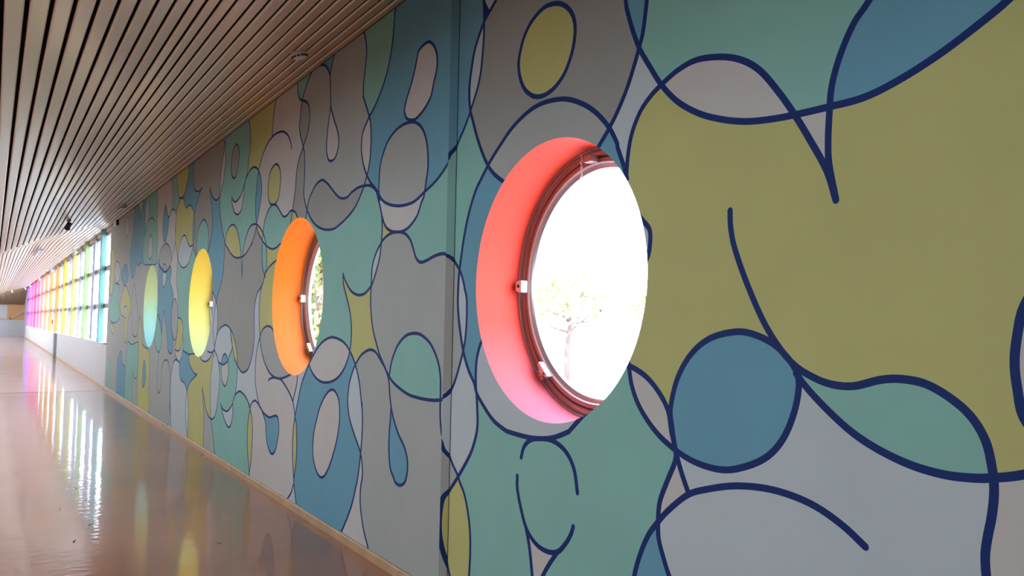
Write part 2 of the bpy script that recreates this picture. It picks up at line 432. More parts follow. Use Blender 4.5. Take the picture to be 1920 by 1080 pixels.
    (0, 21, (5633,1291,5617,1328,5525,1434,5407,1503,5186,1543,5024,1527,4881,1480,4777,1414,4692,1344,4626,1266,4605,1205,4583,1088,4588,994,4608,875,4651,787)),
    (0, 21, (5285,1115,5234,1188,5138,1222,5054,1201,4988,1154)),
    (0, 21, (5283,1100,5267,1001,5213,914,5104,862,5011,908,4955,995,4956,1068,4988,1149)),
    (0, 21, (5632,1281,5650,1191,5701,1158,5728,1052,5768,945,5765,788,5750,632,5705,490,5672,426,5583,287,5441,82,5413,45,5357,-80)),
    (0, 21, (5457,1138,5408,1094,5350,996,5348,844,5401,643,5486,502,5566,458,5673,436,5813,458,5964,527,6053,631,6138,705,6194,777)),
    (0, 21, (6194,777,6169,675,6101,557,6054,427,6032,296,6015,58,6009,-80)),
    (0, 21, (7091,675,7032,587,6969,476,6915,337,6929,191,6942,40,6949,-80)),
    (0, 21, (7091,675,7136,537,7150,459,7108,317,7039,178,6949,74,6869,-80)),
    (0, 21, (6969,1147,7044,1100,6973,1016,6824,954,6682,911,6524,907,6597,882,6876,796,7001,723,7088,658,7168,705,7293,749,7444,763,7574,803,7643,921,7631,1014,7537,1079,7464,1198)),
    (0, 21, (6387,1145,6279,1100,6107,1089,5968,1109,5836,1152,5640,1265,5689,1227,5845,1210,5986,1218)),
    (1, 21, (7877,1616,7900,1490,7932,1333,8015,1185,7832,1157,7650,1185,7546,1280,7495,1403,7534,1525,7671,1604)),
    (0, 21, (8013,1179,7983,1111,7840,1041,7676,1006,7634,952)),
    (0, 21, (7676,1006,7934,1031,8087,979,8195,859,8235,729,8211,539,8134,177,8121,40,8115,-80)),
    (0, 21, (8857,3950,8763,3711,8659,3554,8630,3415,8673,3285,8732,3231,8829,3187,8934,3171,9045,3248,9189,3379,9297,3332,9367,3264,9393,3151,9382,3024,9318,2893,9146,2804,8983,2889,8907,2992,8882,3099,8822,3189,8706,3240,8553,3250,8390,3193,8317,3126,8329,3042,8308,2865,8313,2749)),
    (0, 21, (8779,3706,8823,3747,8886,3791,9024,3950)),
    (1, 21, (9056,2772,9320,2749,9513,2681,9603,2611,9576,2495,9344,2401,9059,2337,8864,2346,8654,2407,8546,2484,8563,2562,8674,2647,8851,2732)),
    (1, 21, (10928,3798,10758,3527,10755,3355,10811,3330,11005,3175,11134,3047,11207,2912,11221,2716,11140,2571,10446,2518,9795,2508,9795,2740,9846,3035,9941,3207,9885,3360,9970,3567,10095,3781)),
    (0, 21, (10192,3232,10404,3311,10605,3322,10802,3294)),
    (1, 21, (10472,3024,10641,2978,10687,2838,10647,2679,10488,2608,10323,2658,10254,2773,10307,2910)),
    (1, 21, (12373,3791,12535,3658,12561,3397,12650,3176,12793,2956,12859,2822,12737,2584,12471,2373,12104,2477,12058,2659,11844,2574,11617,2590,11259,2627,11284,2720,11279,2918,11205,3053,11066,3181,11184,3474,11066,3844,11486,3792,11612,3590,11720,3450,11824,3615,12086,3801)),
    (1, 21, (13367,3635,13501,3529,13566,3374,13471,3245,13274,3324,13218,3501)),
    (1, 21, (14707,2822,15010,2762,15088,2602,14836,2436,14616,2352,14325,2416,14193,2576,14301,2723)),
    (1, 21, (13417,2699,13790,2614,14050,2504,13708,2352,13512,2272,13244,2311,12958,2440,13169,2606)),
    (1, 21, (13284,2261,13690,2109,13900,1846,13667,1667,13305,1604,13064,1178,12844,1168,12749,1559,12455,1793,12561,1983,12800,2087)),
    (1, 21, (13420,1794,13199,1620,13042,1643,13019,1837)),
    (1, 21, (15694,3184,15248,2976,15230,2626,15314,2280,15530,2111,15739,2204,15678,2737)),
    (1, 21, (14972,2356,15216,2190,15615,1953,15596,1600,15051,1515,14591,1509,14112,1570,13938,1684,14319,2017,14222,2288,14597,2332)),
    (1, 21, (15180,1497,15395,1426,15188,1324,14898,1260,14808,1347,14928,1447)),
    (1, 21, (12357,1979,12228,1532,12175,1348,11862,1273,11547,1322,11491,1536,11572,1750,11819,1969,12139,2256)),
    (1, 21, (15531,723,15168,584,15013,336,15016,55,15545,-29,15523,304)),
    (1, 21, (13554,944,13866,812,14040,601,13987,256,13851,-7,12861,-14,12902,333,12899,639,13253,713,13315,819)),
    (1, 21, (12684,1165,12691,1013,12781,782,12788,630,12754,344,12716,-46,11885,2,11900,188,11894,405,11874,637,11654,536,11375,567,11348,849,11360,1059,11462,1183,12110,1121)),
    (1, 21, (11385,1565,11266,1622,11093,1469,10977,1196,10660,1117,10226,1078,10073,779,10089,533,10007,282,10095,16,11052,12,11186,179,11283,448,11262,783,11284,1061,11387,1325)),
    (1, 21, (10642,889,10751,742,10746,486,10650,439,10501,504,10431,627,10493,789)),
    (1, 21, (9527,1673,9253,1549,9109,1368,9148,1165,9283,1081,9505,1123,9714,1242,9669,1357)),
    (1, 21, (9660,2551,9565,2450,9340,2385,9056,2324,8830,2337,8620,2393,8508,2305,8570,2160,8281,1947,8392,1758,8392,1584,8325,1440,8175,1294,8202,1139,8374,1098,8557,1155,8613,1271,8774,1493,9024,1733,9075,1368,9328,1574,9548,1686,9574,2103)),
    (1, 21, (8182,1899,8329,1815,8344,1671,8307,1498,8117,1301,7904,1390,7893,1614,7990,1811)),
    (1, 21, (9190,2325,9233,2216,9103,2088,8930,2204,8955,2314)),
    (0, 21, (9196,2350,9215,2438,9102,2456,8978,2419,8927,2337)),
    (0, 21, (9311,1049,9328,975,9362,819,9308,588,9252,501,9139,461,9019,531,8971,612,8978,720,8956,841,8849,954,8664,993,8470,972,8357,874,8302,763,8266,662,8232,154,8389,28,8470,-80)),
    (0, 21, (8266,662,8221,382,8156,218,8022,9,7988,-80)),
    (0, 21, (8266,662,8195,826,8106,967,7944,1028)),
    (0, 21, (8076,2487,8088,2340,8107,2161,8000,1985,7926,1856,7920,1749,7876,1610)),
    (0, 21, (7515,1397,7449,1277,7462,1192,7285,1159,7024,1142,6649,1168)),
]
SEEDS = {
    'Y': (-915,2962,-2396,2164,-2988,2065,-120,413,879,2210,1220,1614,4152,3445,3471,2931,2887,2530,4960,2490,3897,2467,3555,2169,3618,1657,3993,358,2643,563,4772,1330,6237,283,6512,989,5911,575,7772,1330,7986,3546,7748,3095,11764,3716,15447,2906,12846,1885,15098,1357,10226,259),
    'B': (-2004,1309,-1686,641,-1478,2295,-1586,2919,-2750,2460,877,2995,-322,2183,-269,1383,591,768,2099,132,1365,657,3319,572,4023,3027,2048,3705,5706,2169,7089,3311,5174,1193,7255,913,8519,2064,9175,3085,12163,3078,13486,2539,13315,514,10631,765),
    'T': (-2169,2671,-2660,1322,-1094,878,22,2369,307,1292,1088,3498,1648,1613,2698,3683,3610,2639,4658,3219,3745,2275,4444,546,4885,844,6410,2676,7571,2183,8545,3569,10100,3355,14801,1797,15251,213,11419,628,9451,1645,9220,1255),
    'D': (-568,2902,1884,2448,4578,1830,6012,3233,4983,3469,2706,2891,2690,3307),
    'L': (7195,243,-2589,1135,-1653,1971,-1576,2530,-682,1104,-193,1080,1032,1983,1277,944,2716,19,4410,914,2586,1111,3779,2404,5664,1567,5800,1408,5201,1372,4824,584,-160,1690,5551,855,7046,364,7681,2562,9067,2196,10920,3426,13329,3507,14594,2477,-268,3083,-1929,823,4570,2246),
    'G': (11645,2354,-871,2622,558,1787,609,2657,434,955,2093,2819,1233,2611,5487,3779,4288,2479,3544,1327,5832,267,8053,1575,9035,2657,9063,2378,11938,1577,11645,2354),
    'K': (-2071,2499,-2457,2260,-1707,1324,-1844,1007,-3044,1075,-3065,1546,-3186,1557,-913,466,-873,31,403,3064,707,2283,1312,2892,2034,3112,2996,2999,4788,2833,5524,3355,1847,1323,1996,608,3424,312,1333,247,2734,1037,5117,975,7654,1111,8421,3170,10489,2805,5542,3300,13174,1763),
}
T0, T1 = -(STEP + FOLD_Y + 5.0), MURAL_END - FOLD_Y
Z0, Z1 = 0.0, WALL_TOP + 0.05


def spline(pts, closed):
    n = len(pts)
    out = []
    rng = range(n if closed else n - 1)
    for i in rng:
        p1, p2 = pts[i], pts[(i + 1) % n]
        p0 = pts[i - 1] if (closed or i > 0) else (2 * p1[0] - p2[0], 2 * p1[1] - p2[1])
        p3 = pts[(i + 2) % n] if (closed or i + 2 < n) else (2 * p2[0] - p1[0], 2 * p2[1] - p1[1])
        k = 6 if p1[0] < 3 else 4
        if i == 0 or True:
            for j in range(k):
                t = j / k
                out.append(tuple(0.5 * (2 * b + (c - a) * t + (2 * a - 5 * b + 4 * c - d) * t * t + (3 * b - a - 3 * c + d) * t ** 3)
                                 for a, b, c, d in zip(p0, p1, p2, p3)))
    if not closed:
        out.append(pts[-1])
    return out


def to_wall(t, z):
    if t >= 0:
        return (WX, FOLD_Y + t, z)
    if t > -STEP:
        return (WX - t, FOLD_Y, z)
    return (WX + STEP, FOLD_Y + (t + STEP), z)


def hole_t(i):
    return ROUND_Y[i] - FOLD_Y - (STEP if i == 0 else 0)


def build_mural():
    V, F, owner = [], [], []

    def face(pts, tagname):
        s = sum(a[0] * b[1] - b[0] * a[1] for a, b in zip(pts, list(pts[1:]) + [pts[0]]))
        if abs(s) < 1e-9:
            return
        if s < 0:
            pts = pts[::-1]
        i = len(V)
        V.extend(Vector(p) for p in pts)
        F.append(list(range(i, i + len(pts))))
        owner.append(tagname)

    face([(T0, Z0), (T1, Z0), (T1, Z1), (T0, Z1)], 'wall')
    for i in range(4):
        c = hole_t(i)
        face([(c + ROUND_R * math.cos(2 * math.pi * k / 192), ROUND_Z + ROUND_R * math.sin(2 * math.pi * k / 192)) for k in range(192)], 'hole')
    for closed, w, flat in LINES:
        pts = [(flat[i] / 1000, flat[i + 1] / 1000) for i in range(0, len(flat), 2)]
        pts = spline(pts, closed)
        q = [pts[0]]
        for p in pts[1:]:
            if math.hypot(p[0] - q[-1][0], p[1] - q[-1][1]) > 0.004:
                q.append(p)
        if closed and math.hypot(q[0][0] - q[-1][0], q[0][1] - q[-1][1]) < 0.004:
            q.pop()
        n = len(q)
        if n < 3:
            continue
        h = w / 2000
        nor = []
        for i in range(n):
            a = q[i - 1] if (closed or i > 0) else q[i]
            b = q[(i + 1) % n] if (closed or i < n - 1) else q[i]
            dx, dy = b[0] - a[0], b[1] - a[1]
            L = math.hypot(dx, dy) or 1
            nor.append((-dy / L, dx / L))
        # small deterministic jitter keeps near-touching outlines from coinciding exactly
        Lp = [(p[0] + m[0] * h, p[1] + m[1] * h) for p, m in zip(q, nor)]
        Rp = [(p[0] - m[0] * h, p[1] - m[1] * h) for p, m in zip(q, nor)]
        for i in range(n if closed else n - 1):
            j = (i + 1) % n
            quad = [Lp[i], Rp[i], Rp[j], Lp[j]]
            face(quad[:3], 'line')
            face([quad[0], quad[2], quad[3]], 'line')
        if not closed:
            for e, s in ((0, 1), (n - 1, -1)):
                m = nor[e]
                d = (m[1] * s, -m[0] * s)
                p = q[e]
                cap = []
                for k in range(7):
                    a = math.pi * k / 6
                    cap.append((p[0] + m[0] * h * math.cos(a) - d[0] * h * math.sin(a), p[1] + m[1] * h * math.cos(a) - d[1] * h * math.sin(a)))
                face(cap, 'line')
    E = []
    for t in (0.0, -STEP):
        i = len(V)
        V.extend((Vector((t, Z0 - 0.01)), Vector((t, Z1 + 0.01))))
        E.append((i, i + 1))
    # the wall is also cut into upright bands so that no facet spans too far
    ov, oe, of, _, _, ofo = delaunay_2d_cdt(V, E, F, 0, 1e-5, True)
    tris, kind = [], []
    for f, src in zip(of, ofo):
        names = {owner[s] for s in src}
        if 'wall' not in names or 'hole' in names:
            continue
        tris.append(f)
        kind.append('N' if 'line' in names else None)
    edge = {}
    for i, f in enumerate(tris):
        for a, b in zip(f, list(f[1:]) + [f[0]]):
            edge.setdefault((min(a, b), max(a, b)), []).append(i)
    nb = [[] for _ in tris]
    for k, l in edge.items():
        if len(l) == 2:
            nb[l[0]].append(l[1])
            nb[l[1]].append(l[0])
    reg = [-1] * len(tris)
    nreg = 0
    for i in range(len(tris)):
        if reg[i] < 0 and kind[i] is None:
            st = [i]
            reg[i] = nreg
            while st:
                a = st.pop()
                for b in nb[a]:
                    if reg[b] < 0 and kind[b] is None:
                        reg[b] = nreg
                        st.append(b)
            nreg += 1
    area = [0.0] * nreg
    for i, f in enumerate(tris):
        if reg[i] >= 0:
            a, b, c = (ov[k] for k in f[:3])
            area[reg[i]] += abs((b - a).cross(c - a)) / 2
    colour = ['L'] * nreg

    def locate(t, z):
        for i, f in enumerate(tris):
            if len(f) != 3 or reg[i] < 0:
                continue
            a, b, c = (ov[k] for k in f)
            if min(a.x, b.x, c.x) > t or max(a.x, b.x, c.x) < t:
                continue
            d1 = (b.x - a.x) * (z - a.y) - (b.y - a.y) * (t - a.x)
            d2 = (c.x - b.x) * (z - b.y) - (c.y - b.y) * (t - b.x)
            d3 = (a.x - c.x) * (z - c.y) - (a.y - c.y) * (t - c.x)
            if (d1 >= 0 and d2 >= 0 and d3 >= 0) or (d1 <= 0 and d2 <= 0 and d3 <= 0):
                return reg[i]
        return -1
    used = {}
    for c, flat in SEEDS.items():
        for i in range(0, len(flat), 2):
            r = locate(flat[i] / 1000, flat[i + 1] / 1000)
            if r >= 0:
                if r in used and used[r][0] != c and 'DEBUG' in globals():
                    print('SEED CLASH', used[r], (c, flat[i], flat[i + 1]), round(area[r], 3))
                used[r] = (c, flat[i], flat[i + 1])
                colour[r] = c
            elif 'DEBUG' in globals():
                print('SEED MISS', c, flat[i], flat[i + 1])
    # slivers take the colour of the line that encloses them
    for r in range(nreg):
        if r not in used and area[r] < 0.0012:
            colour[r] = 'N'
    if 'DEBUG' in globals():
        cen = {}
        for i, f in enumerate(tris):
            if reg[i] >= 0 and reg[i] not in used and area[reg[i]] > .0012:
                a, b, c = (ov[k] for k in f[:3])
                A = abs((b - a).cross(c - a)) / 2
                if A > cen.get(reg[i], (0,))[0]:
                    cen[reg[i]] = (A, (a + b + c) / 3)
        for r, (A, p) in cen.items():
            print('UNSEEDED', r, round(area[r], 4), tuple(round(v, 3) for v in p))
    # one sheet per flat stretch of wall
    order = list(PAINT)
    parts = {'far': [], 'return': [], 'near': []}
    for i, f in enumerate(tris):
        t = sum(ov[k].x for k in f) / len(f)
        parts['far' if t > 0 else ('return' if t > -STEP else 'near')].append(i)
    root = struct(empty('wall_right'))
    for nm, ids in parts.items():
        idx, vs, fs, ms = {}, [], [], []
        for i in ids:
            f = []
            for k in tris[i]:
                if k not in idx:
                    idx[k] = len(vs)
                    t, z = ov[k].x, ov[k].y
                    if nm == 'far':
                        vs.append((WX, FOLD_Y + max(t, 0.03), z))
                    elif nm == 'return':
                        vs.append((WX - t, FOLD_Y + 0.03 * (1 + t / STEP), z))
                    else:
                        vs.append((WX + STEP, FOLD_Y + t + STEP, z))
                f.append(idx[k])
            fs.append(f)
            ms.append(order.index(kind[i] or colour[reg[i]]))
        me = bpy.data.meshes.new('mural_panel')
        me.from_pydata(vs, [], fs)
        for p, m in zip(me.polygons, ms):
            p.material_index = m
        o = link('mural_return' if nm == 'return' else 'mural_panel', me, list(PAINT.values()), root)
    return root


WALL_RIGHT = build_mural()
CLAD = mat('outer_render', (0.55, 0.52, 0.48), 0.8, vary=0.05)


def outer_face():
    """outside skin of the mural wall, with the round openings"""
    V = [Vector(p) for p in ((BACK, Z0 - 0.3), (MURAL_END, Z0 - 0.3), (MURAL_END, 4.0), (BACK, 4.0))]
    F = [[0, 1, 2, 3]]
    for y in ROUND_Y:
        i = len(V)
        V += [Vector((y + ROUND_R * math.cos(2 * math.pi * k / 48), ROUND_Z + ROUND_R * math.sin(2 * math.pi * k / 48))) for k in range(48)]
        F.append(list(range(i, i + 48)))
    ov, oe, of, _, _, src = delaunay_2d_cdt(V, [], F, 0, 1e-6, True)
    me = bpy.data.meshes.new('outer_face')
    me.from_pydata([(2.566, v.x, v.y) for v in ov], [], [f for f, s in zip(of, src) if s == [0]])
    link('outer_face', me, CLAD, WALL_RIGHT)


outer_face()
bm = bmesh.new()
box(bm, WX + STEP - 0.0015, WX + STEP + 0.002, FOLD_Y - 0.007, FOLD_Y - 0.001, 0.06, WALL_TOP)
obj('panel_joint', bm, mat('joint_black', (0.01, 0.012, 0.015), 0.8), WALL_RIGHT)

# baseboard along the right wall: one length per board, joints left visible
WOOD = mat('baseboard_wood', (0.62, 0.41, 0.24), 0.4, vary=0.12, vscale=6)
base = struct(empty('baseboard_right'))
ys = [BACK, -1.4, 2.2, FOLD_Y]
cuts = [(a, b, WX + STEP) for a, b in zip(ys, ys[1:])]
ys = [FOLD_Y, 6.6, 8.62, 12.3, 15.9, MURAL_END]
cuts += [(a, b, WX) for a, b in zip(ys, ys[1:])]
ys = [MURAL_END, 28.0, 36.1, 36.5, 44.0, 52.0, 60.0, HALL_END + 0.2]
cuts += [(a, b, WX) for a, b in zip(ys, ys[1:])]


def floor_z(y):
    return 0.06 * min(1, max(0, (y - 20) / 49.6))


for a, b, x in cuts:
    bm = bmesh.new()
    prof = [(x - 0.016, 0), (x - 0.016, 0.055), (x - 0.011, 0.063), (x + 0.002, 0.064), (x + 0.002, 0)]
    prism(bm, [(px, a + 0.0015, floor_z(a) + pz) for px, pz in prof], [(px, b - 0.0015, floor_z(b) + pz) for px, pz in prof])
    bm2 = bm
    obj('board', bm2, WOOD, base)

# ------------------------------------------------------------------ round windows
BRONZE = mat('window_bronze', (0.34, 0.19, 0.165), 0.35, 0.5)
ALU = mat('window_aluminium', (0.55, 0.53, 0.55), 0.3, 0.8)
RUBBER = mat('window_rubber', (0.012, 0.011, 0.012), 0.7)
WHITE_METAL = mat('white_metal', (0.80, 0.79, 0.80), 0.4, 0.1)
STEEL = mat('bright_steel', (0.62, 0.60, 0.60), 0.25, 0.9)
DARK = mat('dark_plastic', (0.02, 0.02, 0.022), 0.5)
LININGS = [
    ('coral', [(0.0, (0.56, 0.12, 0.155)), (0.12, (0.60, 0.10, 0.10)), (0.35, (0.66, 0.056, 0.032)), (1.0, (0.66, 0.054, 0.022))]),
    ('orange', [(0.0, (0.50, 0.13, 0.026)), (0.35, (0.52, 0.105, 0.009)), (0.65, (0.56, 0.092, 0.001)), (1.0, (0.58, 0.10, 0.001))]),
    ('amber', [(0.0, (0.32, 0.31, 0.12)), (0.3, (0.36, 0.30, 0.075)), (0.6, (0.42, 0.27, 0.035)), (1.0, (0.46, 0.25, 0.02))]),
    ('lime', [(0.0, (0.12, 0.235, 0.20)), (0.3, (0.16, 0.25, 0.18)), (0.55, (0.20, 0.25, 0.125)), (0.62, (0.235, 0.225, 0.095)), (1.0, (0.26, 0.24, 0.095))]),
]


def round_window(i):
    y = ROUND_Y[i]
    x0 = WX + STEP if i == 0 else WX
    w = struct(empty('window_%d' % (i + 1), (0, y, ROUND_Z)))
    hue, stops = LININGS[i]
    lm = ramp_mat('lining_' + hue, -ROUND_R, ROUND_R, stops)
    bm = bmesh.new()
    lathe_x(bm, [(ROUND_R + 0.0015, x0 + 0.0008), (ROUND_R + 0.012, x0 + 0.0008), (ROUND_R + 0.012, x0 + 0.363), (ROUND_R + 0.0015, x0 + 0.363)], 192)
    o = obj('lining', bm, lm, w, True)
    o['label'] = {'coral': 'coral to pink painted lining', 'orange': 'bright orange painted lining',
                  'amber': 'amber to pale yellow painted lining', 'lime': 'yellow to mint painted lining'}[hue]
    xo = x0 + 0.293
    bm = bmesh.new()
    lathe_x(bm, [(0.681, xo), (0.672, xo - 0.004), (0.668, xo + 0.004), (0.650, xo + 0.006), (0.646, xo + 0.002), (0.642, xo + 0.006), (0.642, xo + 0.07), (0.681, xo + 0.07)])
    obj('outer_frame', bm, BRONZE, w, True)
    bm = bmesh.new()
    lathe_x(bm, [(0.684, xo - 0.012), (0.678, xo - 0.012), (0.678, xo + 0.002), (0.684, xo + 0.002)])
    obj('edge_bead', bm, ALU, w, True)
    bm = bmesh.new()
    lathe_x(bm, [(0.645, xo + 0.018), (0.632, xo + 0.018), (0.632, xo + 0.06), (0.645, xo + 0.06)])
    obj('gasket', bm, RUBBER, w, True)
    bm = bmesh.new()
    lathe_x(bm, [(0.634, xo + 0.004), (0.612, xo + 0.002), (0.606, xo + 0.010), (0.606, xo + 0.058), (0.634, xo + 0.058)])
    obj('sash', bm, BRONZE, w, True)
    bm = bmesh.new()
    lathe_x(bm, [(0.607, xo + 0.012), (0.598, xo + 0.014), (0.584, xo + 0.026), (0.584, xo + 0.05), (0.607, xo + 0.05)])
    obj('glazing_bead', bm, ALU, w, True)
    bm = bmesh.new()
    g = [[bm.verts.new((x, 0.597 * math.cos(2 * math.pi * k / 64), 0.597 * math.sin(2 * math.pi * k / 64))) for k in range(64)] for x in (xo + 0.036, xo + 0.042)]
    bm.faces.new(g[0][::-1])
    bm.faces.new(g[1])
    for k in range(64):
        bm.faces.new((g[0][k], g[0][(k + 1) % 64], g[1][(k + 1) % 64], g[1][k]))
    obj('glass_pane', bm, GLASS, w)
    # pivot brackets at both sides: a plate with rounded outer end and a screw
    for s in (1, -1):
        bm = bmesh.new()
        prof = [(0.668, -0.026), (0.668, 0.026), (0.640, 0.034), (0.612, 0.034), (0.612, -0.034), (0.640, -0.034)]
        prism(bm, [(xo - 0.040, s * a, b) for a, b in prof], [(xo + 0.004, s * a, b) for a, b in prof])
        bmesh.ops.recalc_face_normals(bm, faces=bm.faces[:])
        bevel(bm, 0.004)
        br = obj('pivot_bracket', bm, WHITE_METAL, w)
        br['label'] = 'white pivot bracket'
        bm = bmesh.new()
        tube(bm, [(xo - 0.044, s * 0.640, 0.002), (xo - 0.036, s * 0.640, 0.002)], 0.010, 12)
        obj('screw', bm, DARK, br)
    # catch low on the far side: a plate on the frame and a lever on the sash
    a = R(-48)
    ca, sa = math.cos(a), math.sin(a)

    def rot(r, t):
        return (r * ca - t * sa, r * sa + t * ca)
    bm = bmesh.new()
    P = [rot(r, t) for r, t in ((0.676, -0.030), (0.676, 0.022), (0.648, 0.030), (0.640, 0.0), (0.650, -0.030))]
    prism(bm, [(xo - 0.022, *p) for p in P], [(xo + 0.003, *p) for p in P])
    bmesh.ops.recalc_face_normals(bm, faces=bm.faces[:])
    bevel(bm, 0.003)
    kp = obj('keeper_plate', bm, mat('catch_copper', (0.62, 0.36, 0.28), 0.35, 0.6), w)
    bm = bmesh.new()
    for t in (-0.012, 0.012):
        q = rot(0.660, t)
        tube(bm, [(xo - 0.025, *q), (xo - 0.020, *q)], 0.004, 8)
    obj('screw', bm, DARK, kp)
    bm = bmesh.new()
    P = [rot(r, t) for r, t in ((0.640, -0.010), (0.640, 0.012), (0.628, 0.050), (0.606, 0.050), (0.606, -0.060), (0.622, -0.060))]
    prism(bm, [(xo - 0.030, *p) for p in P], [(xo + 0.004, *p) for p in P])
    bmesh.ops.recalc_face_normals(bm, faces=bm.faces[:])
    bevel(bm, 0.004)
    lv = obj('catch_lever', bm, ALU, w)
    bm = bmesh.new()
    q = rot(0.616, -0.03)
    tube(bm, [(xo - 0.036, *q), (xo - 0.028, *q)], 0.007, 10)
    obj('screw', bm, DARK, lv)
    portal('round_window_portal', (2.66, y, ROUND_Z), 1.3, 1.3, (-1, 0, 0), 'DISK')
    return w


WIN = [round_window(i) for i in range(4)]
# restraint chain and its catch at the head of the nearest window
bm = bmesh.new()
box(bm, 2.482, 2.536, -0.005, 0.055, 0.612, 0.648)
bevel(bm, 0.004)
hd = obj('chain_catch', bm, BRONZE, WIN[0])
bm = bmesh.new()
for k in range(7):
    cz = 0.640 - 0.021 * k
    ring = []
    for j in range(11):
        a = 2 * math.pi * j / 10
        u, v = 0.006 * math.cos(a), 0.014 * math.sin(a)
        ring.append((2.478 + (u if k % 2 else 0), 0.062 + (0 if k % 2 else u), cz + v))
    tube(bm, ring, 0.0017, 6, cap=False)
ch = obj('chain', bm, STEEL, WIN[0])
ch['kind'] = 'stuff'

# ------------------------------------------------------------------ floor
def floor_mat(name, color, rough):
    m = bpy.data.materials.new(name)
    m.use_nodes = True
    n, l = m.node_tree.nodes, m.node_tree.links
    b = n['Principled BSDF']
    tc = n.new('ShaderNodeTexCoord')
    t = n.new('ShaderNodeTexNoise')
    t.inputs['Scale'].default_value = 0.9
    t.inputs['Detail'].default_value = 5
    l.new(tc.outputs['Object'], t.inputs['Vector'])
    cr = n.new('ShaderNodeValToRGB')
    cr.color_ramp.elements[0].position = 0.3
    cr.color_ramp.elements[0].color = (*[c * 0.88 for c in color], 1)
    cr.color_ramp.elements[1].position = 0.7
    cr.color_ramp.elements[1].color = (*[c * 1.1 for c in color], 1)
    l.new(t.outputs['Fac'], cr.inputs['Fac'])
    l.new(cr.outputs['Color'], b.inputs['Base Color'])
    b.inputs['Roughness'].default_value = rough
    b.inputs['Specular IOR Level'].default_value = 0.1
    b.inputs['Coat Weight'].default_value = 0.8
    b.inputs['Coat Roughness'].default_value = 0.05
    t2 = n.new('ShaderNodeTexNoise')
    t2.inputs['Scale'].default_value = 6.0
    t2.inputs['Detail'].default_value = 2.5
    t2.inputs['Roughness'].default_value = 0.45
    mp = n.new('ShaderNodeMapping')
    mp.inputs['Scale'].default_value = (0.7, 2.0, 1.0)
    l.new(tc.outputs['Object'], mp.inputs['Vector'])
    l.new(mp.outputs['Vector'], t2.inputs['Vector'])
    bp = n.new('ShaderNodeBump')
    bp.inputs['Strength'].default_value = 0.09
    bp.inputs['Distance'].default_value = 0.02
    l.new(t2.outputs['Fac'], bp.inputs['Height'])
    l.new(bp.outputs['Normal'], b.inputs['Normal'])
    l.new(bp.outputs['Normal'], b.inputs['Coat Normal'])
    return m


FLOOR = floor_mat('floor_rose_brown', (0.48, 0.195, 0.095), 0.28)
THRESH_Y = 19.55
bm = bmesh.new()
box(bm, LEFT - 0.1, WX + STEP + 0.02, BACK, THRESH_Y - 0.01, -0.12, 0.0)
struct(obj('floor', bm, FLOOR))
bm = bmesh.new()
a, b = floor_z(THRESH_Y), floor_z(FAR_WALL)
prism(bm, [(LEFT - 0.1, THRESH_Y + 0.01, -0.12), (WX + 0.02, THRESH_Y + 0.01, -0.12), (WX + 0.02, THRESH_Y + 0.01, 0), (LEFT - 0.1, THRESH_Y + 0.01, 0)],
      [(LEFT - 0.1, FAR_WALL, -0.12), (WX + 0.02, FAR_WALL, -0.12), (WX + 0.02, FAR_WALL, b), (LEFT - 0.1, FAR_WALL, b)])
bmesh.ops.recalc_face_normals(bm, faces=bm.faces[:])
struct(obj('floor_ramp', bm, floor_mat('floor_rose', (0.54, 0.34, 0.28), 0.28)))
bm = bmesh.new()
box(bm, LEFT, WX, THRESH_Y - 0.012, THRESH_Y + 0.012, -0.05, 0.002)
struct(obj('trim_1', bm, mat('joint_strip', (0.16, 0.13, 0.12), 0.5)))

# ------------------------------------------------------------------ slatted ceiling
def slat_mat():
    m = mat('ceiling_enamel', (0.76, 0.55, 0.39), 0.285, 0.5, 0.4)
    n, l = m.node_tree.nodes, m.node_tree.links
    b = n['Principled BSDF']
    tc = n.new('ShaderNodeTexCoord')
    mp = n.new('ShaderNodeMapping')
    mp.inputs['Scale'].default_value = (1.5, 0.8, 1.5)
    t = n.new('ShaderNodeTexNoise')
    t.inputs['Scale'].default_value = 1.6
    t.inputs['Detail'].default_value = 2
    l.new(tc.outputs['Object'], mp.inputs['Vector'])
    l.new(mp.outputs['Vector'], t.inputs['Vector'])
    bp = n.new('ShaderNodeBump')
    bp.inputs['Strength'].default_value = 0.16
    bp.inputs['Distance'].default_value = 0.03
    l.new(t.outputs['Fac'], bp.inputs['Height'])
    l.new(bp.outputs['Normal'], b.inputs['Normal'])
    return m


SLAT = slat_mat()
EDGE = mat('slat_edge_glint', (0.95, 0.84, 0.72), 0.3, 0.0)  # paler than the slats: paints in the light caught by the rolled edges
GAP_SHADE = mat('void_gap_shade', (0.006, 0.005, 0.005), 0.9)  # black of the void; on the slat flanges it paints the gap shade
ceiling = struct(empty('ceiling'))
GAPS = [-2.5058, -2.4138, -2.3218, -2.2298, -2.1378, -2.0458, -1.9538, -1.8618, -1.7698, -1.6778, -1.5858, -1.4938, -1.4018, -1.3098, -1.2178, -1.1258, -1.0338, -0.9418, -0.8498, -0.7578, -0.6658, -0.5738, -0.4818, -0.3898, -0.2978, -0.2058, -0.1138, -0.0218, 0.0693, 0.1637, 0.2573, 0.3543, 0.4504, 0.5476, 0.6448, 0.7417, 0.8359, 0.9144, 0.9916, 1.0780, 1.1790, 1.2706, 1.3774, 1.4790, 1.5889, 1.6975, 1.8035, 1.9112, 2.0154, 2.1180, 2.2000, 2.2450]
STATIONS = [BACK, -2, 1, 4, 7, 9.5, 11.5, 12.5, 13.2, 14, 14.8, 15.6, 16.4, 17.2, 17.8, 18.3, 18.6, 18.9, 19.2, 19.5, 19.9, 20.4, 21, 21.8, 22.6, 23.4, 24.2, 25, 27, 30, 34, 39, 45, 52, 60, HALL_END]


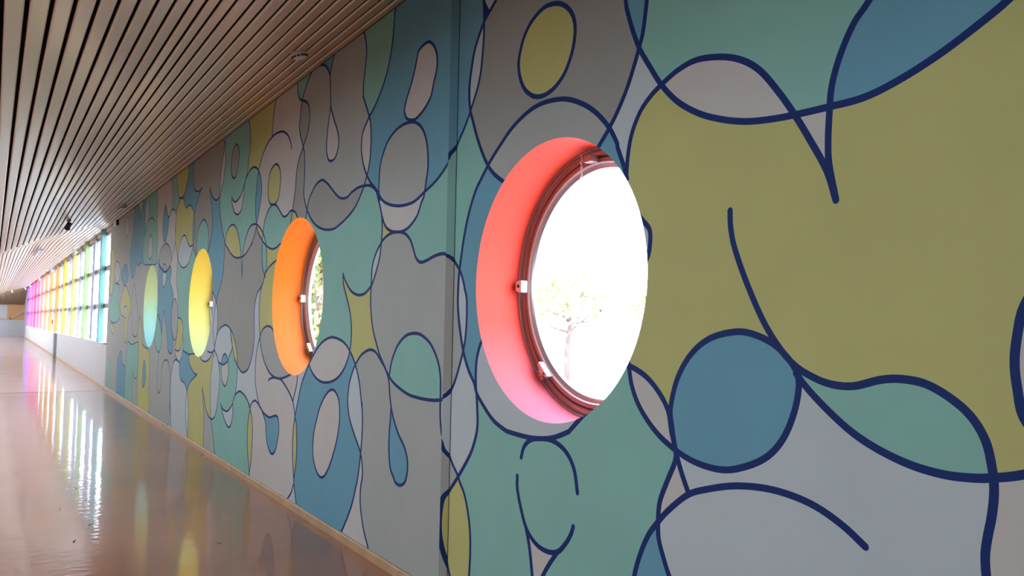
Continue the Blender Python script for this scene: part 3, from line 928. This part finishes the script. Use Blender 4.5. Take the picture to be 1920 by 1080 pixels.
def slat(x0, x1):
    """one pressed metal slat: flat face, rolled edges, upturned flanges"""
    prof = [(x0, 0.035), (x0, 0.010), (x0 + 0.003, 0.005), (x0 + 0.012, 0.0), (x1 - 0.007, 0.0), (x1 - 0.002, 0.003), (x1, 0.009), (x1, 0.035)]
    bm = bmesh.new()
    rows = []
    for y in STATIONS:
        za, zb = ceil_z(x0, y), ceil_z(x1, y)
        rows.append([bm.verts.new((px, y, za + (zb - za) * (px - x0) / (x1 - x0) + pz)) for px, pz in prof])
    for r, s in zip(rows, rows[1:]):
        for k in range(len(prof) - 1):
            bm.faces.new((r[k], r[k + 1], s[k + 1], s[k]))
    o = obj('ceiling_slat', bm, [SLAT, GAP_SHADE, EDGE], ceiling)
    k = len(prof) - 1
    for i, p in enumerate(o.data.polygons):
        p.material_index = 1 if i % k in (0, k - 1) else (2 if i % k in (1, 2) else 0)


for a, b in zip(GAPS, GAPS[1:]):
    slat(a + 0.009, b - 0.009)
# dark void above the slats
bm = bmesh.new()
rows = []
for y in STATIONS:
    rows.append([bm.verts.new((x, y, ceil_z(x, y) + 0.05)) for x in [p[0] for p in PROFILE[:-1]] + [WX + STEP + 0.02]])
for r, s in zip(rows, rows[1:]):
    for k in range(len(r) - 1):
        bm.faces.new((r[k], r[k + 1], s[k + 1], s[k]))
obj('ceiling_void', bm, mat('void_gap_shade', (0.006, 0.005, 0.005), 0.9), ceiling)
# shadow-gap angle along the top of the mural wall
bm = bmesh.new()
for (a, b, x) in ((BACK, FOLD_Y, WX + STEP), (FOLD_Y, MURAL_END, WX)):
    box(bm, x - 0.03, x + 0.01, a, b, WALL_TOP - 0.004, WALL_TOP + 0.035)
struct(obj('trim_2', bm, mat('edge_angle', (0.09, 0.065, 0.05), 0.5)))
# roof slab, keeps daylight out of the void
bm = bmesh.new()
box(bm, LEFT - 1.8, 2.9, BACK - 0.5, FAR_WALL + 1.0, 4.3, 4.6)
obj('roof_slab', bm, CLAD, ceiling)
bm = bmesh.new()
box(bm, 2.20, 2.52, MURAL_END, FAR_WALL + 0.5, 3.93, 4.3)
box(bm, 2.23, 2.52, BACK, MURAL_END, 3.76, 4.3)
obj('parapet', bm, CLAD, ceiling)
# sloping brown soffit past the end of the slats
bm = bmesh.new()
xs_ = [-2.8, -1.3, -0.02, 0.4, 0.8, 1.2, 1.6, 2.0, 2.25]
r0 = [bm.verts.new((x, HALL_END, ceil_z(x, HALL_END) + 0.02)) for x in xs_]
r1 = [bm.verts.new((x, FAR_WALL, 2.60)) for x in xs_]
for k in range(len(xs_) - 1):
    bm.faces.new((r0[k], r0[k + 1], r1[k + 1], r1[k]))
obj('soffit', bm, mat('soffit_brown', (0.26, 0.17, 0.105), 0.6, vary=0.1), ceiling)

# ------------------------------------------------------------------ window wall beyond the mural
GREY_WALL = mat('wainscot_grey', (0.78, 0.83, 0.90), 0.5, vary=0.03, bump=0.05, bscale=40)
WHITE = mat('white_paint', (0.82, 0.82, 0.84), 0.45)


def sill_z(y):
    return 1.008 + (0.922 - 1.008) * (y - MURAL_END) / (HALL_END - MURAL_END)


def head_z(y):
    return 3.673 + (3.905 - 3.673) * (y - MURAL_END) / (HALL_END - MURAL_END)


low = struct(empty('wall_window_side'))
ys = [MURAL_END, 28.0, 36.1]
segs = [(MURAL_END, 36.1), (36.5, 58.0), (58.0, HALL_END), (HALL_END, FAR_WALL)]
for a, b in segs:
    bm = bmesh.new()
    za, zb = (sill_z(a), sill_z(b)) if b <= HALL_END else (4.0, 4.0)
    prism(bm, [(WX, a + 0.003, -0.1), (WX + 0.3, a + 0.003, -0.1), (WX + 0.3, a + 0.003, za), (WX, a + 0.003, za)],
          [(WX, b - 0.003, -0.1), (WX + 0.3, b - 0.003, -0.1), (WX + 0.3, b - 0.003, zb), (WX, b - 0.003, zb)])
    bmesh.ops.recalc_face_normals(bm, faces=bm.faces[:])
    obj('wainscot_panel', bm, GREY_WALL, low)
bm = bmesh.new()
box(bm, WX - 0.10, WX + 0.1, 36.1, 36.5, floor_z(36.3), sill_z(36.3) - 0.002)
pp = obj('pilaster', bm, mat('cover_strip_grey', (0.36, 0.42, 0.46), 0.4), low)
pp['label'] = 'blue grey upright pilaster'
# a plain end post closes the mural wall
bm = bmesh.new()
box(bm, WX + 0.002, 2.62, MURAL_END - 0.05, MURAL_END + 0.02, -0.1, 3.76)
obj('end_post', bm, mat('end_post_pale', (0.58, 0.56, 0.53), 0.5), WALL_RIGHT)

band = struct(empty('window_5', (WX, MURAL_END, 1.0)))
band.location = (0, 0, 0)
bm = bmesh.new()
prism(bm, [(WX - 0.07, MURAL_END, sill_z(MURAL_END)), (WX + 0.3, MURAL_END, sill_z(MURAL_END)), (WX + 0.3, MURAL_END, sill_z(MURAL_END) + 0.035), (WX - 0.07, MURAL_END, sill_z(MURAL_END) + 0.035)],
      [(WX - 0.07, HALL_END, sill_z(HALL_END)), (WX + 0.3, HALL_END, sill_z(HALL_END)), (WX + 0.3, HALL_END, sill_z(HALL_END) + 0.035), (WX - 0.07, HALL_END, sill_z(HALL_END) + 0.035)])
bmesh.ops.recalc_face_normals(bm, faces=bm.faces[:])
obj('sill', bm, WHITE, band)
FRAME = mat('window_frame_taupe', (0.30, 0.25, 0.21), 0.45)
DARKF = mat('window_frame_dark', (0.035, 0.03, 0.06), 0.4)
LAV = mat('fin_lavender', (0.36, 0.34, 0.42), 0.45)
FIN = [('teal', (0.15, 0.31, 0.28)), ('pale green', (0.25, 0.36, 0.13)), ('pale yellow', (0.46, 0.41, 0.11)), ('yellow', (0.50, 0.35, 0.045)),
       ('deep orange', (0.48, 0.17, 0.012)), ('orange', (0.44, 0.19, 0.035)), ('apricot', (0.46, 0.18, 0.07)), ('salmon', (0.46, 0.13, 0.10)),
       ('rose', (0.46, 0.08, 0.15)), ('crimson', (0.40, 0.035, 0.085)), ('hot pink', (0.42, 0.06, 0.20)), ('orchid', (0.40, 0.09, 0.42)), ('violet', (0.21, 0.045, 0.38))]
SP = 3.87
for k, (hue, c) in enumerate(FIN):
    for half in (0, 1):
        y = 21.15 + SP * k + (SP / 2 if half else 0)
        if y > HALL_END - 0.3:
            continue
        za, zb = sill_z(y) + 0.035, head_z(y) + 0.05
        wd = 0.075 if not half else 0.055
        bm = bmesh.new()
        x0, x1 = (WX - 0.085, WX + 0.040) if not half else (WX - 0.035, WX + 0.060)
        box(bm, x0, x1, y - wd, y + wd, za, zb)
        bevel(bm, 0.012, 2)
        o = obj('fin', bm, mat('fin_' + hue.replace(' ', '_'), c, 0.45) if not half else LAV, band)
        o['label'] = (hue + ' upright fin') if not half else 'pale lavender upright fin'
        # slim dark casement stiles behind every fin
        bm = bmesh.new()
        box(bm, WX + 0.082, WX + 0.112, y - 0.42, y - 0.37, za, zb)
        st = obj('stile', bm, DARKF, band)
        # the pane to the far side of this fin
for k in range(26):
    a = MURAL_END if k == 0 else 21.15 + SP / 2 * (k - 1)
    b = min(21.15 + SP / 2 * k, HALL_END)
    if b - a < 0.2:
        continue
    bm = bmesh.new()
    prism(bm, [(WX + 0.100, a, sill_z(a)), (WX + 0.106, a, sill_z(a)), (WX + 0.106, a, head_z(a) + 0.1), (WX + 0.100, a, head_z(a) + 0.1)],
          [(WX + 0.100, b, sill_z(b)), (WX + 0.106, b, sill_z(b)), (WX + 0.106, b, head_z(b) + 0.1), (WX + 0.100, b, head_z(b) + 0.1)])
    bmesh.ops.recalc_face_normals(bm, faces=bm.faces[:])
    obj('glass_pane', bm, GLASS, band)
for frac in (0.335, 0.67, 0.985):
    bm = bmesh.new()

    def zz(y, f=frac):
        return sill_z(y) + f * (head_z(y) - sill_z(y))
    hh = 0.055
    prism(bm, [(WX + 0.035, MURAL_END, zz(MURAL_END) - hh), (WX + 0.125, MURAL_END, zz(MURAL_END) - hh), (WX + 0.125, MURAL_END, zz(MURAL_END) + hh), (WX + 0.035, MURAL_END, zz(MURAL_END) + hh)],
          [(WX + 0.035, HALL_END, zz(HALL_END) - hh), (WX + 0.125, HALL_END, zz(HALL_END) - hh), (WX + 0.125, HALL_END, zz(HALL_END) + hh), (WX + 0.035, HALL_END, zz(HALL_END) + hh)])
    bmesh.ops.recalc_face_normals(bm, faces=bm.faces[:])
    obj('transom', bm, FRAME, band)

bm = bmesh.new()
prism(bm, [(WX + 0.005, MURAL_END, head_z(MURAL_END) - 0.02), (WX + 0.28, MURAL_END, head_z(MURAL_END) - 0.02), (WX + 0.28, MURAL_END, 4.0), (WX + 0.005, MURAL_END, 4.0)],
      [(WX + 0.005, HALL_END, head_z(HALL_END) - 0.02), (WX + 0.28, HALL_END, head_z(HALL_END) - 0.02), (WX + 0.28, HALL_END, 4.2), (WX + 0.005, HALL_END, 4.2)])
bmesh.ops.recalc_face_normals(bm, faces=bm.faces[:])
obj('head_beam', bm, mat('head_cream', (0.62, 0.54, 0.45), 0.5), band)

# ------------------------------------------------------------------ end wall, left wall, wall behind the viewer
far = struct(empty('wall_far'))
bm = bmesh.new()
box(bm, LEFT - 0.1, 2.5, FAR_WALL, FAR_WALL + 0.2, 1.34, 4.3)
obj('upper_wall', bm, mat('end_wall_apricot', (0.84, 0.50, 0.24), 0.5, vary=0.04), far)
bm = bmesh.new()
box(bm, LEFT - 0.1, 2.5, FAR_WALL - 0.06, FAR_WALL + 0.2, 0, 1.34)
obj('wainscot', bm, GREY_WALL, far)
bm = bmesh.new()
box(bm, LEFT - 0.1, 2.3, FAR_WALL - 0.09, FAR_WALL, 1.30, 1.36)
obj('cap_rail', bm, WHITE, far)

left = struct(empty('wall_left'))
LW = mat('left_wall_white', (0.66, 0.64, 0.60), 0.6)
bm = bmesh.new()
box(bm, LEFT - 0.12, LEFT, BACK, FAR_WALL, -0.1, 1.6)
obj('dado', bm, LW, left)
bm = bmesh.new()
box(bm, LEFT - 0.12, LEFT, BACK, FAR_WALL, 2.1, 4.3)
obj('lintel', bm, LW, left)
ends = [BACK] + [v for wy in LEFT_FILL_BAYS for v in (wy - LEFT_W / 2, wy + LEFT_W / 2)] + [FAR_WALL]
for a, b in zip(ends[::2], ends[1::2]):
    bm = bmesh.new()
    box(bm, LEFT - 0.12, LEFT, a, b, 1.6, 2.1)
    obj('pier', bm, LW, left)
for wy in LEFT_FILL_BAYS:
    bm = bmesh.new()
    box(bm, LEFT - 0.12, LEFT - 0.09, wy - LEFT_W / 2, wy + LEFT_W / 2, 1.6, 2.1)
    obj('lamp_backing', bm, LW, left)  # added panel shuts the opening behind each fill lamp
bm = bmesh.new()
box(bm, LEFT - 0.1, 2.5, BACK - 0.15, BACK, -0.1, 4.3)
struct(obj('wall_back', bm, LW))

# ------------------------------------------------------------------ things on the ceiling and walls
def on_ceiling(x, y, drop=0.0):
    return Vector((x, y, ceil_z(x, y) - drop))


def smoke_detector(x, y, r, label):
    t = empty('smoke_detector', on_ceiling(x, y))
    tilt = math.atan2(ceil_z(x + 0.05, y) - ceil_z(x - 0.05, y), 0.1)
    t.rotation_euler = (0, -tilt, 0)
    bm = bmesh.new()
    lathe_z(bm, [(0, 0.004), (r * 0.96, 0.004), (r, 0.0), (r, -0.35 * r), (r * 0.93, -0.42 * r)], 36)
    obj('base_plate', bm, WHITE_METAL, t, True)
    bm = bmesh.new()
    lathe_z(bm, [(r * 0.93, -0.42 * r), (r * 0.86, -0.78 * r), (r * 0.5, -0.92 * r), (0, -0.95 * r)], 36)
    obj('cover', bm, WHITE_METAL, t, True)
    for k in range(12):
        a = 2 * math.pi * k / 12
        bm = bmesh.new()
        box(bm, -0.008, 0.010, -0.16 * r, 0.16 * r, -0.66 * r, -0.50 * r)
        bmesh.ops.translate(bm, verts=bm.verts, vec=(r * 0.885, 0, 0))
        bmesh.ops.rotate(bm, verts=bm.verts, cent=(0, 0, 0), matrix=Matrix.Rotation(a, 3, 'Z'))
        obj('vent_slot', bm, DARK, t)
    tag(t, label, 'smoke detector')
    return t


smoke_detector(1.848, 5.780, 0.058, 'white smoke detector with dark vents on the slats above the orange window')
smoke_detector(1.849, 15.480, 0.075, 'grey smoke detector on the slats near the end of the mural')

# small service box high on the end of the mural
t = empty('wall_box', (WX, 18.935, 3.759))
bm = bmesh.new()
box(bm, -0.055, 0.0, -0.20, 0.22, -0.16, 0.02)
bevel(bm, 0.006)
obj('housing', bm, WHITE_METAL, t)
bm = bmesh.new()
box(bm, -0.052, -0.002, -0.215, -0.199, -0.155, 0.015)
bevel(bm, 0.003)
o = obj('end_cap', bm, DARK, t)
o['label'] = 'dark end cap'
bm = bmesh.new()
tube(bm, [(-0.02, 0.22, -0.03), (-0.02, 0.34, -0.02), (-0.02, 0.38, 0.06)], 0.012, 8)
obj('conduit', bm, WHITE_METAL, t, True)
tag(t, 'small white wall box with a dark end at the top end of the mural', 'box')

# black spotlight hanging from the slats
def spotlight(loc, size, m, label, group, aim):
    t = empty('spotlight', loc)
    bm = bmesh.new()
    box(bm, -0.30 * size, 0.30 * size, -0.55 * size, 0.55 * size, -0.14 * size, 0.03)
    bevel(bm, 0.006)
    obj('mounting_plate', bm, m, t)
    bm = bmesh.new()
    tube(bm, [(0, 0, -0.1 * size), (0, 0, -0.6 * size)], 0.10 * size, 8)
    obj('stem', bm, m, t)
    d = Vector(aim).normalized()
    c = Vector((0, 0, -0.85 * size))
    bm = bmesh.new()
    tube(bm, [c - d * 0.55 * size, c - d * 0.5 * size, c + d * 0.45 * size, c + d * 0.7 * size], [0.26 * size, 0.34 * size, 0.36 * size, 0.46 * size], 18)
    obj('lamp_head', bm, m, t, True)
    bm = bmesh.new()
    tube(bm, [c + d * 0.69 * size, c + d * 0.705 * size], [0.40 * size, 0.39 * size], 18)
    obj('lens', bm, mat('lamp_lens', (0.75, 0.75, 0.72), 0.15), t)
    tag(t, label, 'spotlight', group)
    return t


spotlight(on_ceiling(1.072, 15.960), 0.11, mat('spot_black', (0.015, 0.014, 0.014), 0.45), 'black spotlight hanging alone from the middle of the bright slats', None, (-0.2, 0.75, -0.65))
WS = mat('spot_white', (0.84, 0.82, 0.78), 0.4)
SPOTS = [(1.964, 26.520, 'above the pale yellow fin'),
         (2.020, 38.160, 'above the orange fin'),
         (2.020, 38.720, 'above the apricot fin'),
         (2.020, 48.820, 'above the rose fin'),
         (2.020, 60.960, 'above the hot pink fin'),
         (2.020, 69.200, 'at the far corner of the windows'),
         (1.164, 69.000, 'in the middle of the far end of the slats')]
for (x, y, nm) in SPOTS:
    spotlight(on_ceiling(x, y), 0.13, WS, 'white spotlight on the slat edge ' + nm, 'white spotlights along the window heads', (0.55, -0.2, -0.8))

# long surface light at the step of the ceiling
x, y = 1.042, 26.680
t = empty('linear_light', on_ceiling(x, y, 0.06))
bm = bmesh.new()
box(bm, -0.06, 0.06, -1.3, 1.3, -0.03, 0.0)
bevel(bm, 0.008)
obj('tray', bm, WHITE_METAL, t)
bm = bmesh.new()
prism(bm, [(-0.05, -1.25, -0.03), (-0.035, -1.25, -0.06), (0.035, -1.25, -0.06), (0.05, -1.25, -0.03)], [(-0.05, 1.25, -0.03), (-0.035, 1.25, -0.06), (0.035, 1.25, -0.06), (0.05, 1.25, -0.03)])
bmesh.ops.recalc_face_normals(bm, faces=bm.faces[:])
obj('diffuser', bm, WHITE, t)
bm = bmesh.new()
box(bm, -0.062, 0.062, -1.34, -1.30, -0.045, 0.0)
obj('end_cap', bm, mat('cap_grey', (0.3, 0.28, 0.27), 0.5), t)
tag(t, 'long white linear light fixed where the slats step up', 'light')

# small red alarm button by the deep orange fin
t = empty('alarm_button', (WX - 0.06, 37.6, 1.43))
bm = bmesh.new()
box(bm, -0.02, 0.25, -0.11, 0.11, -0.35, 0.14)
bevel(bm, 0.01)
obj('back_box', bm, WHITE_METAL, t)
bm = bmesh.new()
lathe_x(bm, [(0.0005, -0.07), (0.08, -0.06), (0.11, -0.03), (0.11, -0.018), (0.0005, -0.018)], 20)
obj('button', bm, mat('alarm_red', (0.42, 0.02, 0.03), 0.4), t, True)
tag(t, 'red round alarm button beside the deep orange fin', 'alarm')

# board and handrail on the end wall
t = empty('wall_board', (0.0, FAR_WALL - 0.012, 2.0))
bm = bmesh.new()
box(bm, -1.6, 1.06, -0.05, 0.01, -0.56, 0.56)
bevel(bm, 0.02)
obj('frame', bm, WHITE, t)
bm = bmesh.new()
box(bm, -1.52, 0.98, -0.058, -0.045, -0.48, 0.48)
obj('panel', bm, mat('board_pale_blue', (0.82, 0.86, 0.92), 0.4), t)
tag(t, 'blank pale board in a white frame on the apricot end wall', 'board')
t = empty('handrail', (0, FAR_WALL, 0))
bm = bmesh.new()
tube(bm, [(1.30, -0.14, 1.50), (2.15, -0.14, 2.02)], 0.055, 12)
obj('rail', bm, WHITE, t, True)
for u in (0.12, 0.85):
    px, pz = 1.30 + 0.85 * u, 1.50 + 0.52 * u
    bm = bmesh.new()
    tube(bm, [(px, -0.14, pz - 0.02), (px, -0.13, pz - 0.09), (px, 0.01, pz - 0.10)], 0.02, 8)
    obj('bracket', bm, mat('rail_brown', (0.12, 0.06, 0.04), 0.5), t, True)
bm = bmesh.new()
tube(bm, [(1.24, -0.14, 1.463), (1.31, -0.14, 1.506)], 0.062, 12)
obj('end_cap', bm, mat('rail_brown', (0.12, 0.06, 0.04), 0.5), t)
tag(t, 'white sloping handrail with dark end on the apricot end wall', 'handrail')

# dead leaves blown onto the floor
LEAFM = mat('dead_leaf', (0.045, 0.03, 0.022), 0.7)
LEAVES = [(0.725, 8.391, 0.055, 0.01, 1.9, 'thin curved dead leaf on the floor left of the mint reflection'),
          (0.708, 6.875, 0.05, 0.02, 0.4, 'broad dead leaf on the floor below the pale window streaks'),
          (0.562, 6.409, 0.05, 0.014, 1.2, 'flat dead leaf nearest the lower left corner'),
          (0.283, 9.455, 0.045, 0.008, 2.2, 'small dead leaf near the left edge of the floor'),
          (0.543, 7.546, 0.03, 0.01, 1, 'tiny dead leaf crumb left of the pale window streaks'),
          (1.423, 5.875, 0.04, 0.012, 2.4, 'small dead leaf on the floor in front of the blue mural shape'),
          (2.141, 9.801, 0.06, 0.012, 0.9, 'farther of two dead leaves beside the baseboard'),
          (2.133, 9.514, 0.06, 0.012, 0.9, 'nearer of two dead leaves beside the baseboard'),
          (2.194, 6.820, 0.03, 0.008, 1, 'tiny dead leaf touching the baseboard below the blue mural shape')]
for (x, y, L, W, a, lab) in LEAVES:
    bm = bmesh.new()
    n = 8
    top = []
    for k in range(n + 1):
        u = k / n
        w = W * math.sin(math.pi * min(1, u * 1.02)) ** 0.8 * 0.5
        bend = 0.12 * L * math.sin(u * 2.4)
        lift = 0.004 + 0.018 * u * u + 0.004 * math.sin(5 * u)
        px = (u - 0.5) * L
        top.append([bm.verts.new((px, bend - w, lift + w * 0.25)), bm.verts.new((px, bend, lift)), bm.verts.new((px, bend + w, lift + w * 0.25))])
    for r, s in zip(top, top[1:]):
        for j in (0, 1):
            bm.faces.new((r[j], s[j], s[j + 1], r[j + 1]))
    me = bpy.data.meshes.new('leaf_blade')
    bmesh.ops.solidify(bm, geom=bm.faces[:], thickness=0.0012)
    bm.to_mesh(me)
    bm.free()
    o = link('dead_leaf', me, LEAFM)
    o.location = (x, y, -min(v.co.z for v in me.vertices) + floor_z(y))
    o.rotation_euler = (0, 0, a)
    tag(o, lab, 'leaf')

# ------------------------------------------------------------------ outdoors
bm = bmesh.new()
box(bm, -160, 220, -120, 260, -0.6, -0.22)
struct(obj('ground', bm, mat('pale_gravel', (0.74, 0.77, 0.81), 0.9, vary=0.12, vscale=0.5)))
BARK = mat('bark', (0.055, 0.028, 0.024), 0.8, vary=0.2, vscale=5)
GREENS = [mat('leaf_yellow_green', (0.125, 0.135, 0.032), 0.6), mat('leaf_green', (0.08, 0.10, 0.032), 0.6), mat('leaf_gold', (0.14, 0.115, 0.032), 0.6)]


def tree(name, label, x, y, h, crown, trunk_h, nleaf, size, gm, seed, cat='tree', lean=0.0):
    rnd = random.Random(seed)
    t = empty(name, (x, y, -0.22))
    bm = bmesh.new()
    pts = [(0, 0, 0), (0.05 * lean, 0.1 * lean, trunk_h * 0.5), (0.3 * lean, 0, trunk_h), (0.2 * lean, 0.2, trunk_h + (h - trunk_h) * 0.6)]
    r0 = 0.035 * h
    tube(bm, pts, [r0, r0 * 0.75, r0 * 0.6, r0 * 0.2], 10)
    obj('trunk', bm, BARK, t, True)
    for k in range(7):
        a = rnd.uniform(0, 2 * math.pi)
        z = trunk_h * rnd.uniform(0.8, 1.15)
        e = Vector((math.cos(a) * crown * rnd.uniform(0.5, 0.9), math.sin(a) * crown * rnd.uniform(0.5, 0.9), z + (h - z) * rnd.uniform(0.3, 0.8)))
        s = Vector((0.25 * lean, 0, z))
        m_ = (s + e) / 2 + Vector((0, 0, -0.12 * h * rnd.random()))
        bm = bmesh.new()
        tube(bm, [s, m_, e], [r0 * 0.4, r0 * 0.22, r0 * 0.06], 6)
        obj('branch', bm, BARK, t, True)
    vs, fs = [], []
    blobs = [(rnd.gauss(0, 0.45) * crown, rnd.gauss(0, 0.45) * crown, trunk_h + (h - trunk_h) * rnd.random(), crown * rnd.uniform(0.18, 0.4)) for _ in range(26)]
    for k in range(nleaf):
        bx, by, bz, br = rnd.choice(blobs)
        v = Vector((rnd.gauss(0, 1), rnd.gauss(0, 1), rnd.gauss(0, 0.7)))
        p = Vector((bx, by, bz)) + v.normalized() * br * rnd.random() ** 0.4
        n = Vector((rnd.gauss(0, 1), rnd.gauss(0, 1), rnd.gauss(0, 1))).normalized()
        u = n.orthogonal().normalized() * size * rnd.uniform(0.6, 1.2)
        w = n.cross(u) * 0.45
        i = len(vs)
        vs += [p - u, p + w, p + u, p - w]
        fs.append((i, i + 1, i + 2, i + 3))
    me = bpy.data.meshes.new('foliage')
    me.from_pydata([tuple(v) for v in vs], [], fs)
    f = link('foliage', me, gm, t)
    f['kind'] = 'stuff'
    tag(t, label, cat)
    return t


tree('tree', 'small tree with a reddish trunk seen through the coral window', 16.6, 21.6, 3.4, 2.2, 2.0, 700, 0.16, GREENS[0], 3, lean=0.4)
tree('tree', 'green tree at the left side of the coral window view', 14.0, 25.6, 5.5, 1.9, 1.5, 1300, 0.17, GREENS[1], 5)
tree('tree', 'golden tree farther off in the coral window view', 27.0, 26.5, 4.0, 2.6, 1.4, 1500, 0.2, GREENS[2], 8)
tree('tree', 'yellow green tree filling the orange window', 8.6, 23.5, 5.0, 2.4, 1.0, 3600, 0.16, GREENS[0], 11)
tree('bush', 'low green bush at the right edge of the coral window view', 24.0, 19.5, 1.3, 1.3, 0.3, 900, 0.12, GREENS[1], 14, 'bush')
